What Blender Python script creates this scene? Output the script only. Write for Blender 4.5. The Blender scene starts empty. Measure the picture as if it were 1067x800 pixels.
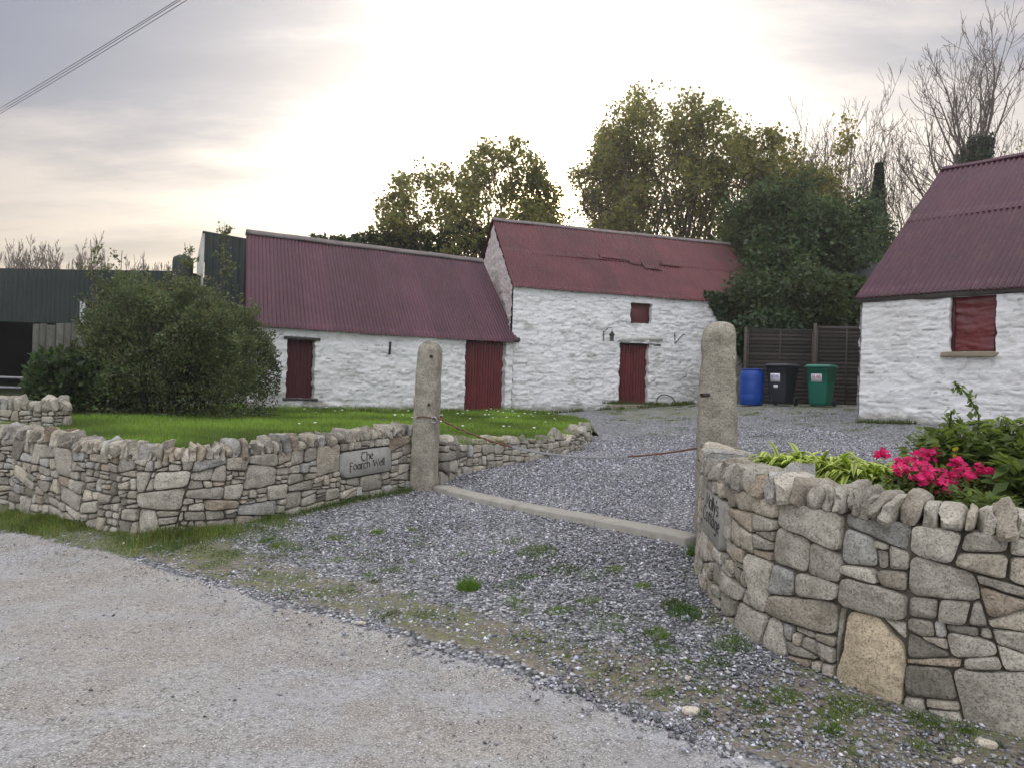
import bpy, math
import numpy as np
from math import radians, sin, cos, pi

SC = bpy.context.scene
COL = SC.collection
rng = np.random.default_rng(7)

# ------------------------------------------------------------------ noise
def _hash(ix, iy, iz, seed):
    h = (ix.astype(np.int64) * 374761393 + iy.astype(np.int64) * 668265263 + iz.astype(np.int64) * 2147483647 + seed * 974711) & 0xffffffff
    h = ((h ^ (h >> 13)) * 1274126177) & 0xffffffff
    h = ((h ^ (h >> 16)) * 2246822519) & 0xffffffff
    return ((h ^ (h >> 15)) & 0xffffff) / float(0xffffff)

def vnoise(p, seed=0):
    p = np.asarray(p, float)
    f = np.floor(p); t = p - f; t = t * t * (3 - 2 * t)
    i = f.astype(np.int64)
    r = 0
    for dx in (0, 1):
        wx = t[:, 0] if dx else 1 - t[:, 0]
        for dy in (0, 1):
            wy = t[:, 1] if dy else 1 - t[:, 1]
            for dz in (0, 1):
                wz = t[:, 2] if dz else 1 - t[:, 2]
                r = r + wx * wy * wz * _hash(i[:, 0] + dx, i[:, 1] + dy, i[:, 2] + dz, seed)
    return r * 2 - 1

def fbm(p, octs=4, seed=0):
    p = np.asarray(p, float); a = 1.0; s = 0; n = 0
    for k in range(octs):
        s = s + a * vnoise(p * 2 ** k + 17.3 * k, seed + k); n += a; a *= 0.5
    return s / n

def worley(u, v, seed):
    """jittered cell distances: F1, F2 and the id of the nearest cell"""
    iu = np.floor(u).astype(np.int64); iv = np.floor(v).astype(np.int64)
    f1 = np.full(u.shape, 9.0); f2 = np.full(u.shape, 9.0); cid = np.zeros(u.shape)
    z = np.zeros_like(iu)
    for a in (-1, 0, 1):
        for b in (-1, 0, 1):
            cx = iu + a; cy = iv + b
            px = cx + .5 + .42 * (2 * _hash(cx, cy, z, seed) - 1); py = cy + .5 + .36 * (2 * _hash(cx, cy, z, seed + 1) - 1)
            d = np.sqrt((u - px) ** 2 + (v - py) ** 2)
            m = d < f1
            f2 = np.where(m, f1, np.minimum(f2, d)); f1 = np.where(m, d, f1)
            cid = np.where(m, _hash(cx, cy, z, seed + 2), cid)
    return f1, f2, cid

def sstep(a, b, x):
    t = np.clip((x - a) / (b - a), 0, 1)
    return t * t * (3 - 2 * t)

# ------------------------------------------------------------------ objects
ORG = {}
def props(o, label=None, cat=None, group=None, kind=None):
    if label: o['label'] = label
    if cat: o['category'] = cat
    if group: o['group'] = group
    if kind: o['kind'] = kind
    return o

def thing(name, loc, label, cat, group=None):
    o = bpy.data.objects.new(name, None); COL.objects.link(o)
    o.location = loc; o.empty_display_size = .2
    ORG[o.name] = np.array(loc, float)
    return props(o, label, cat, group)

class Acc:
    def __init__(self): self.V = []; self.F = []; self.C = []; self.n = 0; self.haveC = False
    def add(self, V, F, C=None):
        V = np.asarray(V, float).reshape(-1, 3)
        if not isinstance(F, list): F = [F]
        for f in F:
            f = np.asarray(f, np.int64)
            if f.size: self.F.append(f + self.n)
        if C is None: C = np.ones((len(V), 3))
        C = np.asarray(C, float)
        if C.ndim == 1: C = np.tile(C[:3], (len(V), 1))
        self.C.append(C); self.V.append(V); self.n += len(V)
        return self

def build(name, acc, m, parent=None, smooth=False, origin=None, **kw):
    V = np.concatenate(acc.V); C = np.concatenate(acc.C)
    if parent is not None:
        org = ORG[parent.name]
    else:
        org = np.array(origin if origin is not None else (0, 0, 0), float)
    me = bpy.data.meshes.new(name)
    nv = len(V)
    me.vertices.add(nv); me.vertices.foreach_set('co', (V - org).astype(np.float32).ravel())
    loops = np.concatenate([f.ravel() for f in acc.F]).astype(np.int32)
    tot = np.concatenate([np.full(len(f), f.shape[1], np.int32) for f in acc.F])
    st = np.concatenate([[0], np.cumsum(tot)[:-1]]).astype(np.int32)
    me.loops.add(len(loops)); me.loops.foreach_set('vertex_index', loops)
    me.polygons.add(len(tot)); me.polygons.foreach_set('loop_start', st); me.polygons.foreach_set('loop_total', tot)
    me.update(calc_edges=True); me.validate()
    if smooth: me.polygons.foreach_set('use_smooth', np.ones(len(me.polygons), bool))
    if smooth and name in ('stonework', 'coping', 'stone_shaft', 'doorstep'): me.set_sharp_from_angle(angle=radians(27))
    ca = me.color_attributes.new('Col', 'FLOAT_COLOR', 'POINT')
    rgba = np.ones((len(me.vertices), 4), np.float32); rgba[:, :3] = C[:len(me.vertices)]
    ca.data.foreach_set('color', rgba.ravel())
    me.materials.append(m)
    o = bpy.data.objects.new(name, me); COL.objects.link(o)
    if parent is not None:
        o.parent = parent; ORG[o.name] = org
    else:
        o.location = org; ORG[o.name] = org
    return props(o, **kw)

# ------------------------------------------------------------------ shapes
BOXF = np.array([[0, 3, 2, 1], [4, 5, 6, 7], [0, 1, 5, 4], [1, 2, 6, 5], [2, 3, 7, 6], [3, 0, 4, 7]])
def frame_box(o, ax, ay, az, x0, x1, y0, y1, z0, z1):
    o = np.asarray(o, float); ax, ay, az = [np.asarray(a, float) for a in (ax, ay, az)]
    P = [(x0, y0, z0), (x1, y0, z0), (x1, y1, z0), (x0, y1, z0), (x0, y0, z1), (x1, y0, z1), (x1, y1, z1), (x0, y1, z1)]
    return np.array([o + ax * p[0] + ay * p[1] + az * p[2] for p in P]), BOXF
def box(x0, x1, y0, y1, z0, z1): return frame_box((0, 0, 0), (1, 0, 0), (0, 1, 0), (0, 0, 1), x0, x1, y0, y1, z0, z1)

def gridfaces(nu, nv, wrap=False):
    """vertex index = j*nu+i ; quads"""
    i = np.arange(nu if wrap else nu - 1); j = np.arange(nv - 1)
    I, J = np.meshgrid(i, j); I2 = (I + 1) % nu
    return np.stack([J * nu + I, J * nu + I2, (J + 1) * nu + I2, (J + 1) * nu + I], -1).reshape(-1, 4)

def tubes(P, R, k=4):
    """P (M,n,3) polylines, R (M,n) radii"""
    M, n, _ = P.shape
    T = np.gradient(P, axis=1); T /= np.linalg.norm(T, axis=2, keepdims=True) + 1e-9
    up = np.where(np.abs(T[..., 2:3]) > .9, np.array([1., 0, 0]), np.array([0, 0, 1.]))
    A = np.cross(T, up); A /= np.linalg.norm(A, axis=2, keepdims=True) + 1e-9
    B = np.cross(T, A)
    th = np.arange(k) * 2 * pi / k
    V = P[:, :, None, :] + R[:, :, None, None] * (A[:, :, None, :] * np.cos(th)[None, None, :, None] + B[:, :, None, :] * np.sin(th)[None, None, :, None])
    F = gridfaces(k, n, True)
    F = (F[None] + (np.arange(M) * n * k)[:, None, None]).reshape(-1, 4)
    return V.reshape(-1, 3), F

def tube(pts, r, k=8, cap=True):
    P = np.array([pts], float); n = P.shape[1]
    R = np.full((1, n), r) if np.isscalar(r) else np.array([r], float)
    V, F = tubes(P, R, k)
    Fs = [F]
    if cap:
        Fs.append(np.array([list(range(k))])); Fs.append(np.array([list(range((n - 1) * k, n * k))[::-1]]))
    return V, Fs

def lathe(prof, c, k=32):
    th = np.arange(k) * 2 * pi / k
    V = np.array([[c[0] + r * cos(t), c[1] + r * sin(t), c[2] + z] for r, z in prof for t in th])
    return V, [gridfaces(k, len(prof), True)[:, ::-1]]

def catmull(P, n):
    P = np.array(P, float); Q = np.vstack([2 * P[0] - P[1], P, 2 * P[-1] - P[-2]]); out = []
    for i in range(1, len(Q) - 2):
        t = np.linspace(0, 1, n, endpoint=False)[:, None]
        a, b, c, d = Q[i - 1], Q[i], Q[i + 1], Q[i + 2]
        out.append(.5 * (2 * b + (c - a) * t + (2 * a - 5 * b + 4 * c - d) * t ** 2 + (3 * b - a - 3 * c + d) * t ** 3))
    out.append(P[-1:]); return np.concatenate(out)

# ------------------------------------------------------------------ materials
def nt_new(name):
    m = bpy.data.materials.new(name); m.use_nodes = True
    nt = m.node_tree; nt.nodes.clear()
    out = nt.nodes.new('ShaderNodeOutputMaterial')
    return m, nt, out

class N:
    def __init__(self, nt): self.nt = nt
    def n(self, t, **kw):
        x = self.nt.nodes.new(t)
        for k, v in kw.items():
            if k.startswith('_'): continue
            setattr(x, k, v)
        return x
    def L(self, a, b): self.nt.links.new(a, b)
    def pos(self, scale=(1, 1, 1)):
        g = self.n('ShaderNodeNewGeometry')
        mp = self.n('ShaderNodeMapping'); mp.inputs['Scale'].default_value = scale
        self.L(g.outputs['Position'], mp.inputs['Vector']); return mp.outputs[0]
    def noise(self, vec, scale, detail=4, rough=.6):
        x = self.n('ShaderNodeTexNoise'); x.inputs['Scale'].default_value = scale; x.inputs['Detail'].default_value = detail
        x.inputs['Roughness'].default_value = rough; self.L(vec, x.inputs['Vector']); return x.outputs['Fac']
    def voro(self, vec, scale, out='Distance', feature='F1'):
        x = self.n('ShaderNodeTexVoronoi'); x.feature = feature; x.inputs['Scale'].default_value = scale; self.L(vec, x.inputs['Vector']); return x.outputs[out]
    def ramp(self, fac, stops):
        x = self.n('ShaderNodeValToRGB'); e = x.color_ramp.elements
        while len(e) < len(stops): e.new(.5)
        for k, (p, c) in enumerate(stops):
            e[k].position = p
            e[k].color = (c, c, c, 1) if np.isscalar(c) else (*c, 1)
        self.L(fac, x.inputs[0]); return x.outputs[0]
    def mix(self, fac, a, b, mode='MIX'):
        x = self.n('ShaderNodeMix'); x.data_type = 'RGBA'; x.blend_type = mode
        for s, v in ((0, fac), (6, a), (7, b)):
            if hasattr(v, 'links') or hasattr(v, 'is_linked'): self.L(v, x.inputs[s])
            elif s == 0: x.inputs[0].default_value = v
            else: x.inputs[s].default_value = (*v, 1) if not np.isscalar(v) else (v, v, v, 1)
        return x.outputs[2]
    def math(self, op, a, b=0.0, clamp=False):
        x = self.n('ShaderNodeMath'); x.operation = op; x.use_clamp = clamp
        for s, v in ((0, a), (1, b)):
            if hasattr(v, 'is_linked'): self.L(v, x.inputs[s])
            else: x.inputs[s].default_value = v
        return x.outputs[0]
    def attr(self, name='Col'):
        x = self.n('ShaderNodeAttribute'); x.attribute_name = name; return x.outputs['Color']
    def sep(self, c):
        x = self.n('ShaderNodeSeparateColor'); self.L(c, x.inputs[0]); return x.outputs
    def bump(self, h, strength, dist, normal=None):
        x = self.n('ShaderNodeBump'); x.inputs['Strength'].default_value = strength; x.inputs['Distance'].default_value = dist
        self.L(h, x.inputs['Height'])
        if normal is not None: self.L(normal, x.inputs['Normal'])
        return x.outputs[0]
    def bsdf(self, color, rough, normal=None, spec=.5, metal=0, out=None):
        x = self.n('ShaderNodeBsdfPrincipled')
        if hasattr(color, 'is_linked'): self.L(color, x.inputs['Base Color'])
        else: x.inputs['Base Color'].default_value = (*color, 1)
        if hasattr(rough, 'is_linked'): self.L(rough, x.inputs['Roughness'])
        else: x.inputs['Roughness'].default_value = rough
        x.inputs['Specular IOR Level'].default_value = spec; x.inputs['Metallic'].default_value = metal
        if normal is not None: self.L(normal, x.inputs['Normal'])
        if out is not None: self.L(x.outputs[0], out.inputs[0])
        return x.outputs[0]

def simple(name, c1, c2, scale=8, rough=.8, bump=.3, bscale=40, bdist=.01, attr=True, spec=.4, metal=0, stretch=(1, 1, 1), grime=None):
    m, nt, out = nt_new(name); q = N(nt)
    p = q.pos(stretch)
    col = q.mix(q.ramp(q.noise(p, scale, 5, .65), [(.3, 0), (.7, 1)]), c1, c2)
    if grime is not None:
        gcol, gs, lo, hi = grime
        col = q.mix(q.ramp(q.noise(p, gs, 6, .75), [(lo, 0), (hi, 1)]), col, gcol)
    if attr: col = q.mix(1.0, col, q.attr(), 'MULTIPLY')
    nrm = q.bump(q.noise(p, bscale, 5, .7), bump, bdist) if bump else None
    q.bsdf(col, rough, nrm, spec, metal, out)
    return m

def leafmat(name, c1, c2, transl=.45, tcol=(.35, .45, .06), rough=.55, scale=.6, spec=.3):
    m, nt, out = nt_new(name); q = N(nt)
    col = q.mix(q.ramp(q.noise(q.pos(), scale, 3), [(.35, 0), (.65, 1)]), c1, c2)
    col = q.mix(1.0, col, q.attr(), 'MULTIPLY')
    b = q.bsdf(col, rough, None, spec)
    t = q.n('ShaderNodeBsdfTranslucent')
    tc = q.mix(1.0, tcol, q.attr(), 'MULTIPLY'); q.L(tc, t.inputs[0])
    mx = q.n('ShaderNodeMixShader'); mx.inputs[0].default_value = transl
    q.L(b, mx.inputs[1]); q.L(t.outputs[0], mx.inputs[2]); q.L(mx.outputs[0], out.inputs[0])
    return m

def m_stone():
    m, nt, out = nt_new('field_stone'); q = N(nt); p = q.pos()
    n1 = q.noise(p, 9, 6, .7); n2 = q.noise(p, 75, 4, .8); n3 = q.noise(p, 3.2, 5, .7)
    col = q.mix(q.ramp(n1, [(.3, 0), (.7, 1)]), (.39, .36, .31), (.58, .55, .485))
    col = q.mix(q.math('MULTIPLY', q.ramp(n2, [(.38, 1), (.5, 0)]), .75), col, (.10, .095, .085))
    col = q.mix(q.math('MULTIPLY', q.ramp(n2, [(.58, 0), (.66, 1)]), .6), col, (.62, .61, .56))
    col = q.mix(q.math('MULTIPLY', q.ramp(q.noise(p, 6, 6, .75), [(.46, 0), (.66, 1)]), .6), col, (.17, .16, .125))
    lich = q.ramp(q.noise(p, 22, 3, .6), [(.63, 0), (.68, 1)])
    col = q.mix(q.math('MULTIPLY', lich, .5), col, (.55, .55, .47))
    col = q.mix(1.0, col, q.attr(), 'MULTIPLY')
    b = q.bump(n2, .7, .008); b = q.bump(n1, .8, .035, b)
    q.bsdf(col, .88, b, .3, 0, out); return m

def m_white():
    m, nt, out = nt_new('whitewash'); q = N(nt); p = q.pos(); ps = q.pos((1, 1, 2.2))
    n1 = q.noise(ps, 5, 6, .7); n2 = q.noise(p, 30, 4, .7); n3 = q.noise(p, 1.1, 5, .65)
    col = q.mix(q.ramp(n3, [(.35, 0), (.7, 1)]), (.79, .79, .785), (.69, .685, .67))
    col = q.mix(q.math('MULTIPLY', q.ramp(n1, [(.52, 0), (.70, 1)]), .6), col, (.47, .46, .42))
    c = q.sep(q.attr())
    # worn patches and base splash (Col.r = wear, Col.g = dirty joints and painted ledge shade, Col.b = pink wash)
    wear = q.ramp(q.math('ADD', q.math('MULTIPLY', n1, .6), q.math('MULTIPLY', c[0], .75)), [(.54, 0), (.76, 1)])
    col = q.mix(q.math('MULTIPLY', wear, .8), col, q.mix(q.ramp(n2, [(.3, 0), (.7, 1)]), (.16, .15, .12), (.38, .36, .31)))
    pk = q.math('MULTIPLY', c[2], q.ramp(n2, [(.38, 0), (.6, 1)]))
    col = q.mix(pk, col, (.36, .13, .11))
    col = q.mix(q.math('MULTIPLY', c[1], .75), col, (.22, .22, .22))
    n4 = q.noise(q.pos((1, 1, 3.2)), 11, 5, .7)
    b = q.bump(n2, .6, .014); b = q.bump(n4, .5, .03, b)
    q.bsdf(col, .85, b, .25, 0, out); return m

def m_ground():
    m, nt, out = nt_new('ground_surface'); q = N(nt); p = q.pos()
    c = q.sep(q.attr())
    big = q.noise(p, .55, 5, .6); mid = q.noise(p, 2.6, 6, .7); fine = q.noise(p, 26, 5, .75); fine2 = q.noise(p, 90, 3, .8)
    # road: compacted quarry dust
    road = q.mix(q.ramp(big, [(.40, 0), (.58, 1)]), (.285, .292, .305), (.280, .262, .230))
    road = q.mix(q.math('MULTIPLY', q.ramp(mid, [(.42, 0), (.62, 1)]), .7), road, (.195, .17, .14))
    road = q.mix(q.math('MULTIPLY', q.ramp(fine, [(.40, 1), (.52, 0)]), .75), road, (.12, .112, .10))
    road = q.mix(q.math('MULTIPLY', q.ramp(fine2, [(.50, 0), (.64, 1)]), .85), road, (.56, .55, .53))
    trk = q.ramp(q.noise(q.pos((.35, 1.6, 1)), 1.5, 5, .6), [(.50, 0), (.62, 1)])
    road = q.mix(q.math('MULTIPLY', trk, .22), road, (.34, .345, .36))
    # gravel chips
    vc = q.voro(p, 42, 'Color'); vs = q.sep(vc)
    grav = q.ramp(vs[0], [(0, (.065, .067, .072)), (.35, (.165, .17, .18)), (.75, (.29, .295, .31)), (.9, (.42, .425, .43)), (1, (.62, .62, .62))])
    vd = q.voro(p, 42, 'Distance')
    grav = q.mix(q.ramp(vd, [(.45, 0), (.8, 1)]), grav, (.03, .03, .032))
    grav = q.mix(q.math('MULTIPLY', q.ramp(mid, [(.5, 0), (.75, 1)]), .35), grav, (.12, .11, .095))
    soil = q.mix(q.ramp(fine, [(.35, 0), (.65, 1)]), (.105, .09, .065), (.24, .21, .165))
    soil = q.mix(q.math('MULTIPLY', q.ramp(vs[1], [(.72, 0), (.8, 1)]), .7), soil, grav)
    moss = q.mix(q.ramp(fine, [(.35, 0), (.62, 1)]), (.05, .075, .02), (.15, .18, .06)); moss = q.mix(q.ramp(fine2, [(.45, 0), (.60, 1)]), moss, soil)
    nz = q.math('ADD', q.math('MULTIPLY', mid, .5), q.math('MULTIPLY', fine, .5))
    k = q.math('ADD', nz, -.5)
    sw = q.ramp(q.math('ADD', c[2], q.math('MULTIPLY', k, 1.9)), [(.42, 0), (.58, 1)])
    gw = q.ramp(q.math('ADD', c[1], q.math('MULTIPLY', k, 1.9)), [(.42, 0), (.56, 1)])
    rw = q.ramp(q.math('ADD', c[0], q.math('MULTIPLY', k, 1.0)), [(.42, 0), (.58, 1)])
    col = q.mix(sw, grav, soil); col = q.mix(gw, col, moss); col = q.mix(rw, col, road)
    hg = q.math('MULTIPLY', q.math('SUBTRACT', 1.0, vd), q.math('SUBTRACT', 1.0, rw))
    b = q.bump(hg, .9, .012); b = q.bump(fine, .5, .012, b); b = q.bump(fine2, .5, .006, b)
    q.bsdf(col, .93, b, .25, 0, out); return m

def m_roof(name, c1, c2, rust=(.10, .045, .035), rough=.42):
    m, nt, out = nt_new(name); q = N(nt); p = q.pos()
    n1 = q.noise(p, 1.3, 6, .7); n2 = q.noise(p, 14, 5, .75); n3 = q.noise(q.pos((1, 1, .25)), 6, 5, .7)
    col = q.mix(q.ramp(n1, [(.35, 0), (.65, 1)]), c1, c2)
    col = q.mix(q.math('MULTIPLY', q.ramp(n3, [(.5, 0), (.75, 1)]), .55), col, rust)
    col = q.mix(q.math('MULTIPLY', q.ramp(n2, [(.64, 0), (.72, 1)]), .4), col, (.19, .09, .09))
    col = q.mix(1.0, col, q.attr(), 'MULTIPLY')
    r = q.ramp(n2, [(.3, rough - .08), (.7, rough + .14)])
    q.bsdf(col, r, q.bump(n2, .15, .004), .3, 0, out); return m

def m_metal_red():
    return m_roof('red_tin', (.145, .022, .025), (.095, .016, .019), (.06, .014, .012), .36)

M = {}
M['stone'] = m_stone(); M['white'] = m_white(); M['ground'] = m_ground()
M['roofA'] = m_roof('roof_plum_grey', (.078, .024, .040), (.057, .017, .029))
M['roofB'] = m_roof('roof_maroon', (.098, .017, .024), (.068, .012, .018))
M['roofC'] = m_roof('roof_deep_plum', (.060, .009, .026), (.042, .007, .019), rough=.40)
M['ridge'] = simple('ridge_capping', (.12, .10, .10), (.20, .17, .16), 5, .8)
M['red'] = m_metal_red()
M['darkred'] = simple('dark_red_paint', (.05, .010, .014), (.075, .014, .018), 9, .6)
M['shinyred'] = simple('glossy_red_sheet', (.155, .010, .014), (.085, .007, .010), 3, .12, .6, 7, .03, spec=.7)
M['redboard'] = simple('red_board', (.13, .040, .042), (.10, .03, .032), 6, .6)
M['shed'] = m_roof('green_black_cladding', (.016, .026, .024), (.024, .036, .032), (.03, .03, .025), .55)
M['palegable'] = simple('pale_cladding', (.42, .42, .38), (.30, .31, .28), 3, .7)
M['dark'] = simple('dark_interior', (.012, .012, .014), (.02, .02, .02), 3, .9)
M['mortar'] = simple('wall_core', (.075, .066, .053), (.13, .115, .092), 12, .95)
M['granite'] = simple('granite', (.30, .285, .24), (.21, .20, .165), 6, .9, .6, 60, .012, grime=((.12, .12, .07), 3.5, .5, .75))
M['sill'] = simple('granite_sill', (.34, .325, .285), (.26, .245, .21), 7, .85, .5, 70, .008, grime=((.15, .14, .09), 5, .55, .8))
M['slab'] = simple('sign_slab', (.36, .355, .33), (.25, .245, .225), 14, .85, .5, 80, .006, grime=((.2, .19, .16), 9, .55, .8))
M['ink'] = simple('carved_black', (.012, .012, .012), (.02, .02, .02), 10, .7, 0)
M['oldwood'] = simple('grey_green_wood', (.050, .053, .042), (.090, .090, .072), 10, .9, .5, 30, .01, stretch=(3, 3, .35))
M['fence'] = simple('brown_black_fence', (.030, .026, .023), (.060, .050, .042), 6, .85, .5, 30, .01, stretch=(1, 1, 6))
M['beam'] = simple('weathered_beam', (.10, .09, .085), (.055, .048, .045), 6, .85, .5, 30, .02)
M['lintel'] = simple('limewashed_lintel', (.66, .65, .61), (.5, .49, .45), 6, .85, .5, 30, .02)
M['sillc'] = simple('tan_sill', (.30, .25, .17), (.22, .18, .13), 8, .85, .5, 40, .01)
M['iron'] = simple('black_iron', (.015, .013, .012), (.05, .03, .022), 20, .6)
M['galv'] = simple('galvanised_steel', (.42, .43, .44), (.32, .33, .34), 12, .45, .1, metal=.6)
M['rust'] = simple('rusty_rope', (.16, .075, .045), (.10, .05, .035), 20, .9)
M['blueplastic'] = simple('blue_plastic', (.004, .045, .26), (.006, .055, .30), 4, .38, .1)
M['blackplastic'] = simple('black_plastic', (.012, .014, .022), (.018, .02, .03), 6, .45, .1)
M['greenplastic'] = simple('green_plastic', (.002, .115, .075), (.004, .13, .09), 4, .4, .1)
M['paper'] = simple('white_sticker', (.75, .76, .80), (.68, .69, .74), 6, .5, 0)
M['redink'] = simple('red_ink', (.45, .05, .09), (.4, .05, .08), 6, .6, 0)
M['blueink'] = simple('blue_ink', (.15, .16, .32), (.15, .16, .32), 6, .6, 0)
M['bark'] = simple('bark', (.085, .070, .055), (.05, .042, .034), 8, .95, .6, 30, .02)
M['greybark'] = simple('pale_bark', (.14, .112, .098), (.095, .08, .07), 8, .95, .4, 30, .02)
M['glass'] = simple('lantern_glass', (.10, .11, .12), (.12, .13, .14), 4, .1, 0)
M['wire'] = simple('black_wire', (.03, .03, .035), (.03, .03, .035), 3, .6, 0)
M['slate'] = simple('dark_slate_roof', (.05, .056, .06), (.08, .088, .09), 3, .7)
M['pebble'] = simple('gravel_chips', (.9, .9, .95), (1, 1, 1), 30, .85, .2, 120, .003)
M['sky_leaf'] = leafmat('sycamore_leaf', (.085, .100, .038), (.115, .115, .042), .45, (.30, .32, .09))
M['leaf_dark'] = leafmat('dark_leaf', (.034, .060, .026), (.050, .080, .034), .28, (.10, .16, .05))
M['leaf_mid'] = leafmat('mid_leaf', (.060, .100, .028), (.090, .125, .036), .35, (.22, .30, .06))
M['leaf_bush'] = leafmat('bush_leaf', (.090, .120, .058), (.120, .148, .070), .3, (.14, .20, .08), scale=1.1)
M['ivy'] = leafmat('ivy_leaf', (.014, .034, .012), (.024, .048, .016), .12, (.05, .1, .02), rough=.4)
M['grass'] = leafmat('grass_blade', (.115, .200, .036), (.155, .245, .048), .35, (.25, .42, .05), scale=.8)
M['weed'] = leafmat('verge_grass', (.060, .100, .022), (.095, .135, .035), .3, (.2, .3, .06), scale=2)
M['hosta'] = leafmat('striped_leaf', (.9, .9, .9), (1, 1, 1), .3, (.5, .62, .2), rough=.4)
M['petal'] = leafmat('pink_petal', (.62, .015, .13), (.74, .03, .19), .35, (.8, .03, .22), scale=8)
M['daisy'] = leafmat('white_petal', (.8, .8, .8), (.75, .75, .75), .2, (.7, .7, .7))
M['yellowleaf'] = leafmat('yellow_leaf', (.45, .33, .04), (.5, .4, .05), .4, (.6, .5, .06))
M['lawnsoil'] = simple('lawn_turf', (.030, .055, .014), (.055, .085, .022), 5, .95, .6, 40, .02)
M['bedsoil'] = simple('bed_soil', (.035, .026, .018), (.06, .045, .032), 10, .95, .8, 30, .03)

# ------------------------------------------------------------------ terrain
CP = np.array([(-5.32, 8.2, .10), (-4.48, 7.65, .12), (-3.28, 7.13, .13), (-2.27, 7.93, .18), (-1.19, 9.48, .27),
    (1.45, 5.78, .20), (1.43, 4.88, .13), (1.8, 4.16, .07), (2.24, 3.75, .03), (2.47, 3.63, .02), (5, 2.6, .0),
    (-4.89, 7.41, 0), (-3.63, 6.79, 0), (-2.46, 6.03, 0), (-1.51, 5.35, 0), (-.77, 4.9, 0), (-.13, 4.4, 0), (.38, 4, 0), (.8, 3.61, 0), (1.06, 3.26, 0),
    (0, 0, .0), (-4, 0, .02), (4, 0, 0), (0, 2.5, .01), (-8, 3, .02), (-8, 7.5, .02), (-3, 4, .02), (0, -6, 0), (8, -4, 0), (-10, -4, 0), (-12, 7, .1),
    (-.98, 9.4, .27), (1.55, 6.6, .31), (.42, 11.7, .47), (1.1, 13, .53), (1.57, 14.7, .60), (1.84, 19, .78), (0, 22.9, .73), (3.8, 24.2, .97),
    (6.5, 25, 1.18), (6.3, 19.5, 1.24), (8.5, 19.5, 1.29), (7, 15.5, 1.05), (8.9, 13.3, 1.15), (5.5, 12.8, .80), (3.5, 8, .5), (6, 7, .6), (9, 8, .75),
    (-6, 18.5, .62), (-6.5, 13, .5), (-4, 10, .45), (-12, 20, .6), (-12, 12, .35), (15, 10, .8), (14, 20, 1.3), (-20, 30, .9), (20, 30, 1.5), (0, 35, 1.2),
    (12, 1, .1), (-2.9, 9, .4), (-16, 16, .5)])
def _tps_k(r2): return r2 * np.log(r2 + 1e-9) * .5
_n = len(CP)
_A = np.zeros((_n + 3, _n + 3)); _d = CP[:, None, :2] - CP[None, :, :2]
_A[:_n, :_n] = _tps_k((_d ** 2).sum(-1)) + np.eye(_n) * .02
_A[:_n, _n] = 1; _A[:_n, _n + 1:] = CP[:, :2]; _A[_n, :_n] = 1; _A[_n + 1:, :_n] = CP[:, :2].T
_w = np.linalg.solve(_A, np.concatenate([CP[:, 2], np.zeros(3)]))
def gz(x, y):
    x = np.atleast_1d(np.asarray(x, float)); y = np.atleast_1d(np.asarray(y, float))
    out = np.empty(x.shape)
    xr = np.clip(x, -22, 22); yr = np.clip(y, -7, 36)
    for s in range(0, len(x), 20000):
        a = xr[s:s + 20000]; b = yr[s:s + 20000]
        d2 = (a[:, None] - CP[None, :, 0]) ** 2 + (b[:, None] - CP[None, :, 1]) ** 2
        out[s:s + 20000] = _tps_k(d2) @ _w[:_n] + _w[_n] + _w[_n + 1] * a + _w[_n + 2] * b
    return out
def gz1(x, y): return float(gz([x], [y])[0])

EDGE = np.array([(-60, 14), (-14, 9.6), (-8, 8.6), (-4.89, 7.41), (-3.63, 6.79), (-2.46, 6.03), (-1.51, 5.35), (-.77, 4.9), (-.13, 4.4), (.38, 4.0), (.8, 3.61), (1.06, 3.26), (1.7, 2.75), (3, 2.2), (6, 1.4), (14, -.4), (60, -8)])
def road_d(x, y):
    """signed distance-ish to the road edge: negative on the road"""
    return (y - np.interp(x, EDGE[:, 0], EDGE[:, 1])) * .82
LW = catmull([(-5.32, 8.2), (-4.48, 7.65), (-3.81, 7.29), (-3.28, 7.13), (-2.8, 7.28), (-2.27, 7.93), (-1.73, 8.69), (-1.19, 9.48)], 24)
RW = catmull([(1.60, 6.38), (1.47, 5.8), (1.415, 5.3), (1.43, 4.88), (1.55, 4.52), (1.8, 4.16), (2.0, 3.93), (2.24, 3.75), (2.47, 3.63), (3.3, 3.25), (4.6, 2.95)], 24)

def dist_poly(x, y, P):
    d = np.full(x.shape, 1e9)
    for a, b in zip(P[:-1], P[1:]):
        e = b - a; t = np.clip(((x - a[0]) * e[0] + (y - a[1]) * e[1]) / (e @ e + 1e-12), 0, 1)
        d = np.minimum(d, np.hypot(x - a[0] - t * e[0], y - a[1] - t * e[1]))
    return d

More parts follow.
